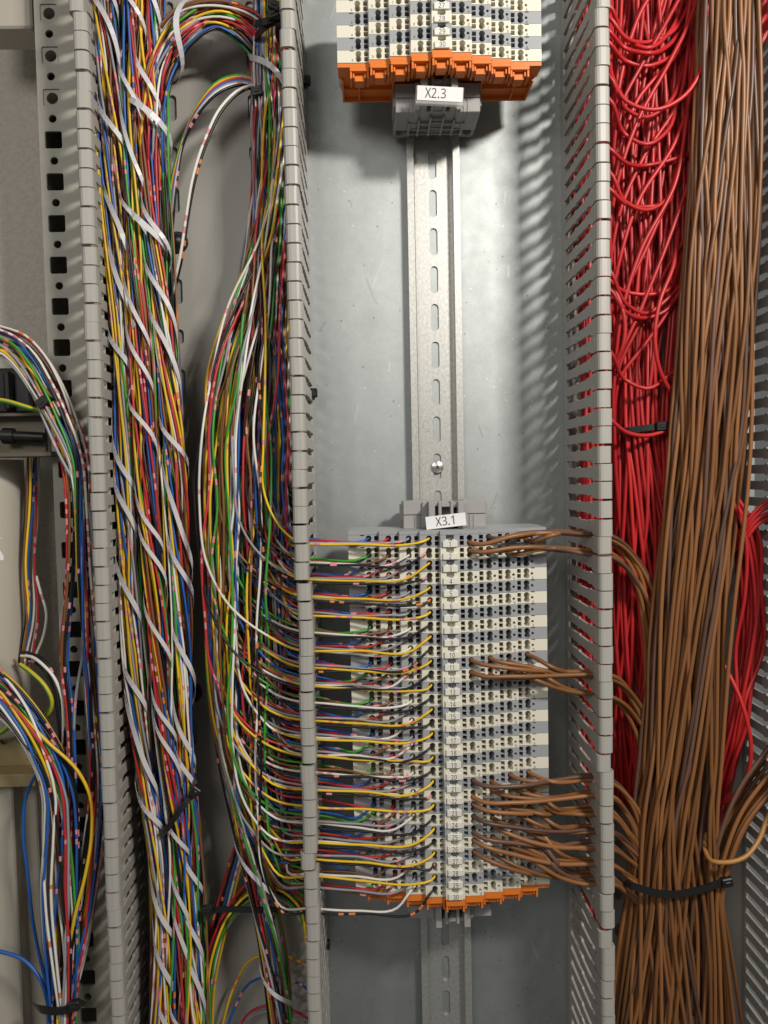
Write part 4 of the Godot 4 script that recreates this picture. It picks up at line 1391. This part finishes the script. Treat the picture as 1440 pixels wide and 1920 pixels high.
	mb.cbox(Vector3(W(-40, 1400, 40).x, yh - 24, 24.5), Vector3(W(64, 1400, 40).x, yh - 15.8, 40), 0.6)
	put("lip", mb.mesh(), M.ochre, b)
	b = thing("side_panel", "beige panel edge in the lower left corner", "panel")
	mb = MB.new()
	mb.cbox(Vector3(W(-80, 1700, 30).x, -430, 8), Vector3(W(33, 1700, 30).x, yh - 26, 30), 1.0)
	mb.cbox(Vector3(W(33, 1700, 20).x, -430, 0), Vector3(W(72, 1700, 20).x, yh - 26, 16), 1.0)
	put("sheet", mb.mesh(), M.beige, b)
	# wires along the post
	var groups := [
		[22, "upper branch along the frame post", 0.85, [[-50, 625, 56, 26, 9], [35, 655, 58, 30, 9], [80, 715, 58, 28, 9], [118, 785, 58, 24, 9], [148, 860, 57, 16, 8], [158, 950, 56, 12, 8], [163, 1060, 56, 11, 8], [170, 1180, 55, 10, 7], [180, 1320, 54, 10, 7], [186, 1440, 53, 10, 7], [170, 1620, 54, 18, 8], [140, 1790, 56, 22, 8], [118, 1890, 58, 16, 8], [112, 1980, 56, 22, 8]]],
		[5, "thin strand hanging in front of the post", 0.9, [[105, 780, 56, 10, 4], [128, 880, 56, 7, 4], [134, 980, 56, 6, 4], [130, 1120, 55, 6, 4], [122, 1230, 55, 6, 4], [134, 1340, 55, 6, 4], [140, 1460, 55, 8, 4], [136, 1640, 56, 10, 5], [118, 1890, 58, 8, 5], [112, 1980, 56, 14, 6]]],
		[7, "short strand beside the beige pipe", 0.85, [[62, 850, 26, 9, 5], [60, 950, 26, 9, 5], [54, 1060, 26, 9, 5], [60, 1160, 26, 10, 5], [48, 1240, 26, 9, 5]]],
		[28, "lower branch coming in from the left edge", 0.92, [[-60, 1250, 58, 36, 9], [20, 1320, 60, 34, 9], [75, 1395, 62, 30, 9], [108, 1470, 62, 30, 9], [114, 1560, 62, 32, 9], [112, 1660, 62, 34, 9], [116, 1780, 62, 32, 9], [117, 1888, 61, 19, 9], [112, 1980, 60, 26, 9]]]]
	var order := ["blue", "white", "yellow", "black", "brown", "grey", "white", "red", "green", "blue", "yellow", "white", "black"]
	for gq in groups:
		var ws := loom(gq[3], gq[0], gq[2] * 0.92, 1.0, 14.0, 4)
		for i in ws.size():
			var nm: String = order[(i * 5 + 2) % 13]
			banded(ws[i], nm, "%s banded wire of the %s" % [nm, gq[1]], "%s wires of the %s" % [nm, gq[1]], gq[2] * 0.92)
	var singles := [
		["blue", "blue banded wire bowing out beside the lower left panel", [[110, 1430, 58], [75, 1445, 56], [50, 1490, 54], [43, 1560, 54], [52, 1640, 54], [62, 1730, 55], [78, 1810, 58], [98, 1885, 60], [104, 1980, 58]], 1.0],
		["blue", "blue wire coming in from the left edge near the bottom", [[-60, 1775, 54], [0, 1784, 56], [45, 1800, 58], [72, 1830, 60], [92, 1888, 61], [98, 1980, 60]], 1.2],
		["yellow", "yellow wire swinging right of the lower branch", [[-60, 1262, 62], [20, 1322, 66], [90, 1392, 68], [146, 1446, 67], [168, 1490, 66], [172, 1560, 66], [160, 1640, 66], [140, 1720, 66], [126, 1800, 66], [118, 1890, 64], [114, 1980, 62]], 1.05],
		["white", "white wire bowing out beside the beige pipe", [[68, 1080, 24], [76, 1110, 26], [87, 1150, 28], [82, 1190, 28], [66, 1230, 26]], 0.95],
		["grey", "grey wire crossing down to the duct wall", [[40, 690, 60], [75, 770, 62], [110, 850, 62], [140, 905, 62], [165, 950, 60], [172, 1010, 58], [170, 1110, 57], [162, 1190, 57], [142, 1310, 57], [138, 1400, 57], [140, 1480, 56]], 0.95],
		["black", "black banded wire curling past the beige pipe, upper one", [[40, 1222, 40], [60, 1226, 46], [85, 1240, 52], [105, 1275, 54], [115, 1330, 54], [122, 1390, 52], [118, 1450, 48]], 1.0],
		["black", "black banded wire curling past the beige pipe, lower one", [[42, 1228, 40], [62, 1240, 46], [84, 1258, 52], [100, 1290, 53], [108, 1340, 53], [114, 1400, 50], [112, 1450, 46]], 1.0],
		["white", "white banded wire curling past the beige pipe", [[40, 1230, 42], [60, 1232, 48], [80, 1246, 54], [100, 1268, 56], [114, 1300, 56], [119, 1350, 54], [116, 1420, 50]], 1.0]]
	for s in singles: banded(catmull(px_path(s[2]), 5.0), s[0], s[1], "", s[3])
	var ew := [["green and yellow earth wire looping beside the beige pipe", [[38, 1246, 50], [60, 1262, 54], [84, 1286, 56], [97, 1314, 56], [94, 1332, 54], [84, 1344, 50], [60, 1352, 40]], 1.4],
		["green and yellow earth wire across the black box", [[-40, 748, 60], [10, 752, 60], [45, 762, 60], [75, 772, 56], [95, 790, 46]], 1.5],
		["green and yellow earth wire low at the left edge, in front of the holed bar", [[-40, 1378, 50], [5, 1372, 54], [25, 1350, 54], [22, 1325, 50], [0, 1312, 46], [-40, 1308, 40]], 1.6]]
	for w in ew:
		mb = MB.new()
		mb.tube(catmull(px_path(w[1]), 4.0), w[2], 9)
		for i in mb.v.size(): mb.c[i] = Color(0.05, 0.24, 0.03) if i % 9 in [1, 2, 6, 7] else Color(0.55, 0.45, 0.03)
		tag(put("earth_wire", mb.mesh(), M.cable), w[0], "wire")
	cable_tie("thick black cable tie round the lower left loom", [[66, 1884, 54], [76, 1892, 68], [100, 1896, 72], [130, 1892, 72], [150, 1884, 66], [156, 1878, 54]], [140, 1884, 73, 8], 4.6)
	cable_tie("small black cable tie on the upper left branch", [[70, 762, 52], [84, 756, 66], [96, 746, 60]], [80, 755, 67, 40], 4.0)
